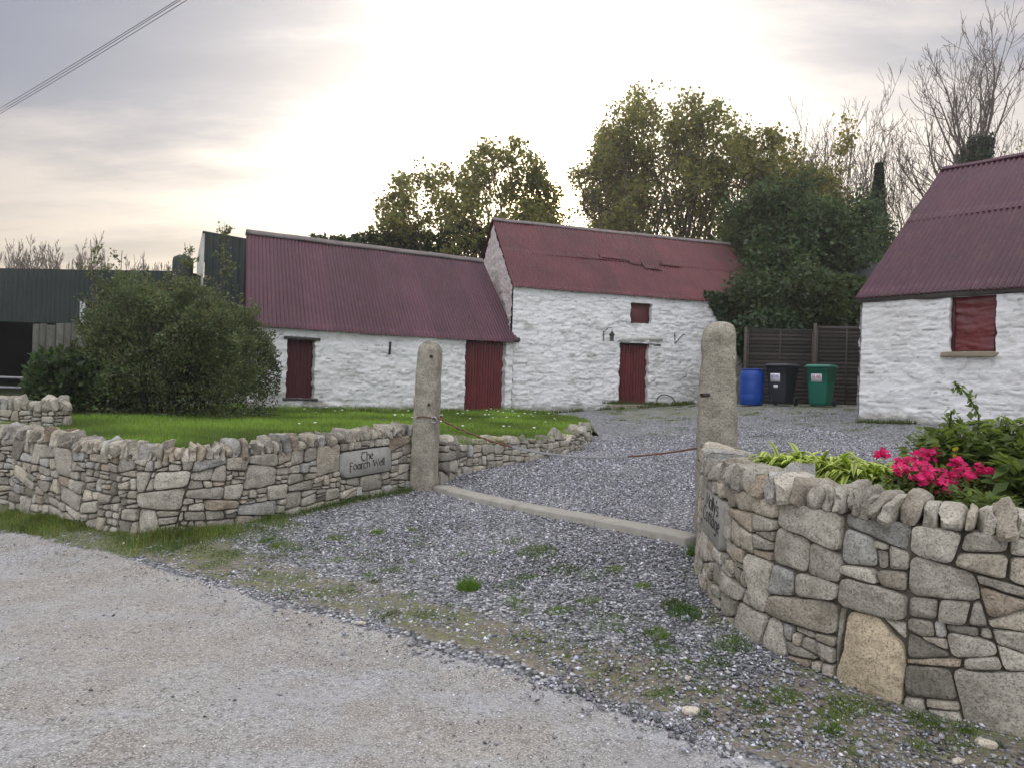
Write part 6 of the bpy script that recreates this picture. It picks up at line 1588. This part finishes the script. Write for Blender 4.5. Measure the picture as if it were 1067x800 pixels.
dt = q.n('ShaderNodeVectorMath'); dt.operation = 'DOT_PRODUCT'; q.L(D, dt.inputs[0]); dt.inputs[1].default_value = sv
cosang = q.math('MAXIMUM', dt.outputs['Value'], 0.0)
g1 = q.math('POWER', cosang, 14.0); g2 = q.math('POWER', cosang, 40.0); g3 = q.math('POWER', cosang, 2500.0)
base = q.mix(q.ramp(cl, [(.43, 0), (.55, 1)]), (.17, .19, .27), (.46, .415, .42))
# clouds lit by the low sun: warmer and brighter towards it
low = q.ramp(sp.outputs[2], [(.0, 1), (.30, 0)])
base = q.mix(q.math('MULTIPLY', low, .5), base, (.64, .53, .38))
br = q.math('ADD', q.math('MULTIPLY', g1, q.math('ADD', q.math('MULTIPLY', q.ramp(cl, [(.38, 0), (.58, 1)]), .80), .45)), q.math('MULTIPLY', g2, .9))
gl = q.n('ShaderNodeVectorMath'); gl.operation = 'SCALE'; gl.inputs[0].default_value = (1.0, .93, .80); q.L(br, gl.inputs[3])
core = q.n('ShaderNodeVectorMath'); core.operation = 'SCALE'; core.inputs[0].default_value = (14, 9.5, 4.5); q.L(g3, core.inputs[3])
ad = q.n('ShaderNodeVectorMath'); ad.operation = 'ADD'; q.L(base, ad.inputs[0]); q.L(gl.outputs[0], ad.inputs[1])
ad2 = q.n('ShaderNodeVectorMath'); ad2.operation = 'ADD'; q.L(ad.outputs[0], ad2.inputs[0]); q.L(core.outputs[0], ad2.inputs[1])
# added fill: unseen sky behind the camera brightened to light the white walls
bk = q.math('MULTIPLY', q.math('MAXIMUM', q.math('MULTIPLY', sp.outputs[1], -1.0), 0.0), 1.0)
back_fill = q.n('ShaderNodeVectorMath'); back_fill.operation = 'SCALE'; back_fill.inputs[0].default_value = (.93, .99, 1.10); q.L(bk, back_fill.inputs[3])
ad3 = q.n('ShaderNodeVectorMath'); ad3.operation = 'ADD'; q.L(ad2.outputs[0], ad3.inputs[0]); q.L(back_fill.outputs[0], ad3.inputs[1])
zen_fill = q.ramp(sp.outputs[2], [(.46, 0), (.85, 1)])  # overhead fill added out of view to lift ground and roofs
zs = q.n('ShaderNodeVectorMath'); zs.operation = 'SCALE'; zs.inputs[0].default_value = (1.30, 1.28, 1.30); q.L(zen_fill, zs.inputs[3])
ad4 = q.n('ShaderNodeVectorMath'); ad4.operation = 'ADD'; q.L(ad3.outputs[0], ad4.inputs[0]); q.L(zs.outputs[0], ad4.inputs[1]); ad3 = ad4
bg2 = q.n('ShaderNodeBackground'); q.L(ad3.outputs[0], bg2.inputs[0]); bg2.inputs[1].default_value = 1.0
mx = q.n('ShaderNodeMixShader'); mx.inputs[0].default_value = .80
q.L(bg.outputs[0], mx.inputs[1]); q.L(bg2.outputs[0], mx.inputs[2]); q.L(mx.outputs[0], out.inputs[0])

V, F = box(-60, 60, -12, 75, -1.2, 24)  # scattering volume added to imitate lens glare around the sun
hm, nt_, ho = nt_new('glare_haze'); pv = nt_.nodes.new('ShaderNodeVolumePrincipled'); pv.inputs['Density'].default_value = .0013; pv.inputs['Anisotropy'].default_value = .6
pv.inputs['Color'].default_value = (.97, .96, .95, 1); nt_.links.new(pv.outputs[0], ho.inputs['Volume'])
build('glare_haze', Acc().add(V, F), hm, kind='stuff')
sd = bpy.data.lights.new('sun', 'SUN'); sd.energy = 1.2; sd.angle = radians(.6); sd.color = (1.0, .80, .56)
so = bpy.data.objects.new('sun', sd); COL.objects.link(so)
import mathutils
so.rotation_euler = mathutils.Vector(sv).to_track_quat('Z', 'Y').to_euler(); so.location = (0, 0, 30)

cam = bpy.data.cameras.new('camera'); co = bpy.data.objects.new('camera', cam); COL.objects.link(co); SC.camera = co
cam.lens = 27.0; cam.sensor_width = 36; cam.clip_end = 2000; cam.clip_start = .05
rho = radians(1.8)
right = mathutils.Vector((cos(rho), 0, sin(rho))); fwd = mathutils.Vector((0, 1, 0)); up = right.cross(fwd)
mat = mathutils.Matrix((right, up, -fwd)).transposed().to_4x4(); mat.translation = (0, 0, 1.6); co.matrix_world = mat

vs = SC.view_settings; vs.view_transform = 'Standard'; vs.look = 'None'; vs.gamma = 1; vs.use_curve_mapping = False; vs.exposure = 0.42
SC.cycles.use_denoising = True; SC.cycles.max_bounces = 6; SC.cycles.transparent_max_bounces = 4; SC.cycles.diffuse_bounces = 3
SC.render.film_transparent = False
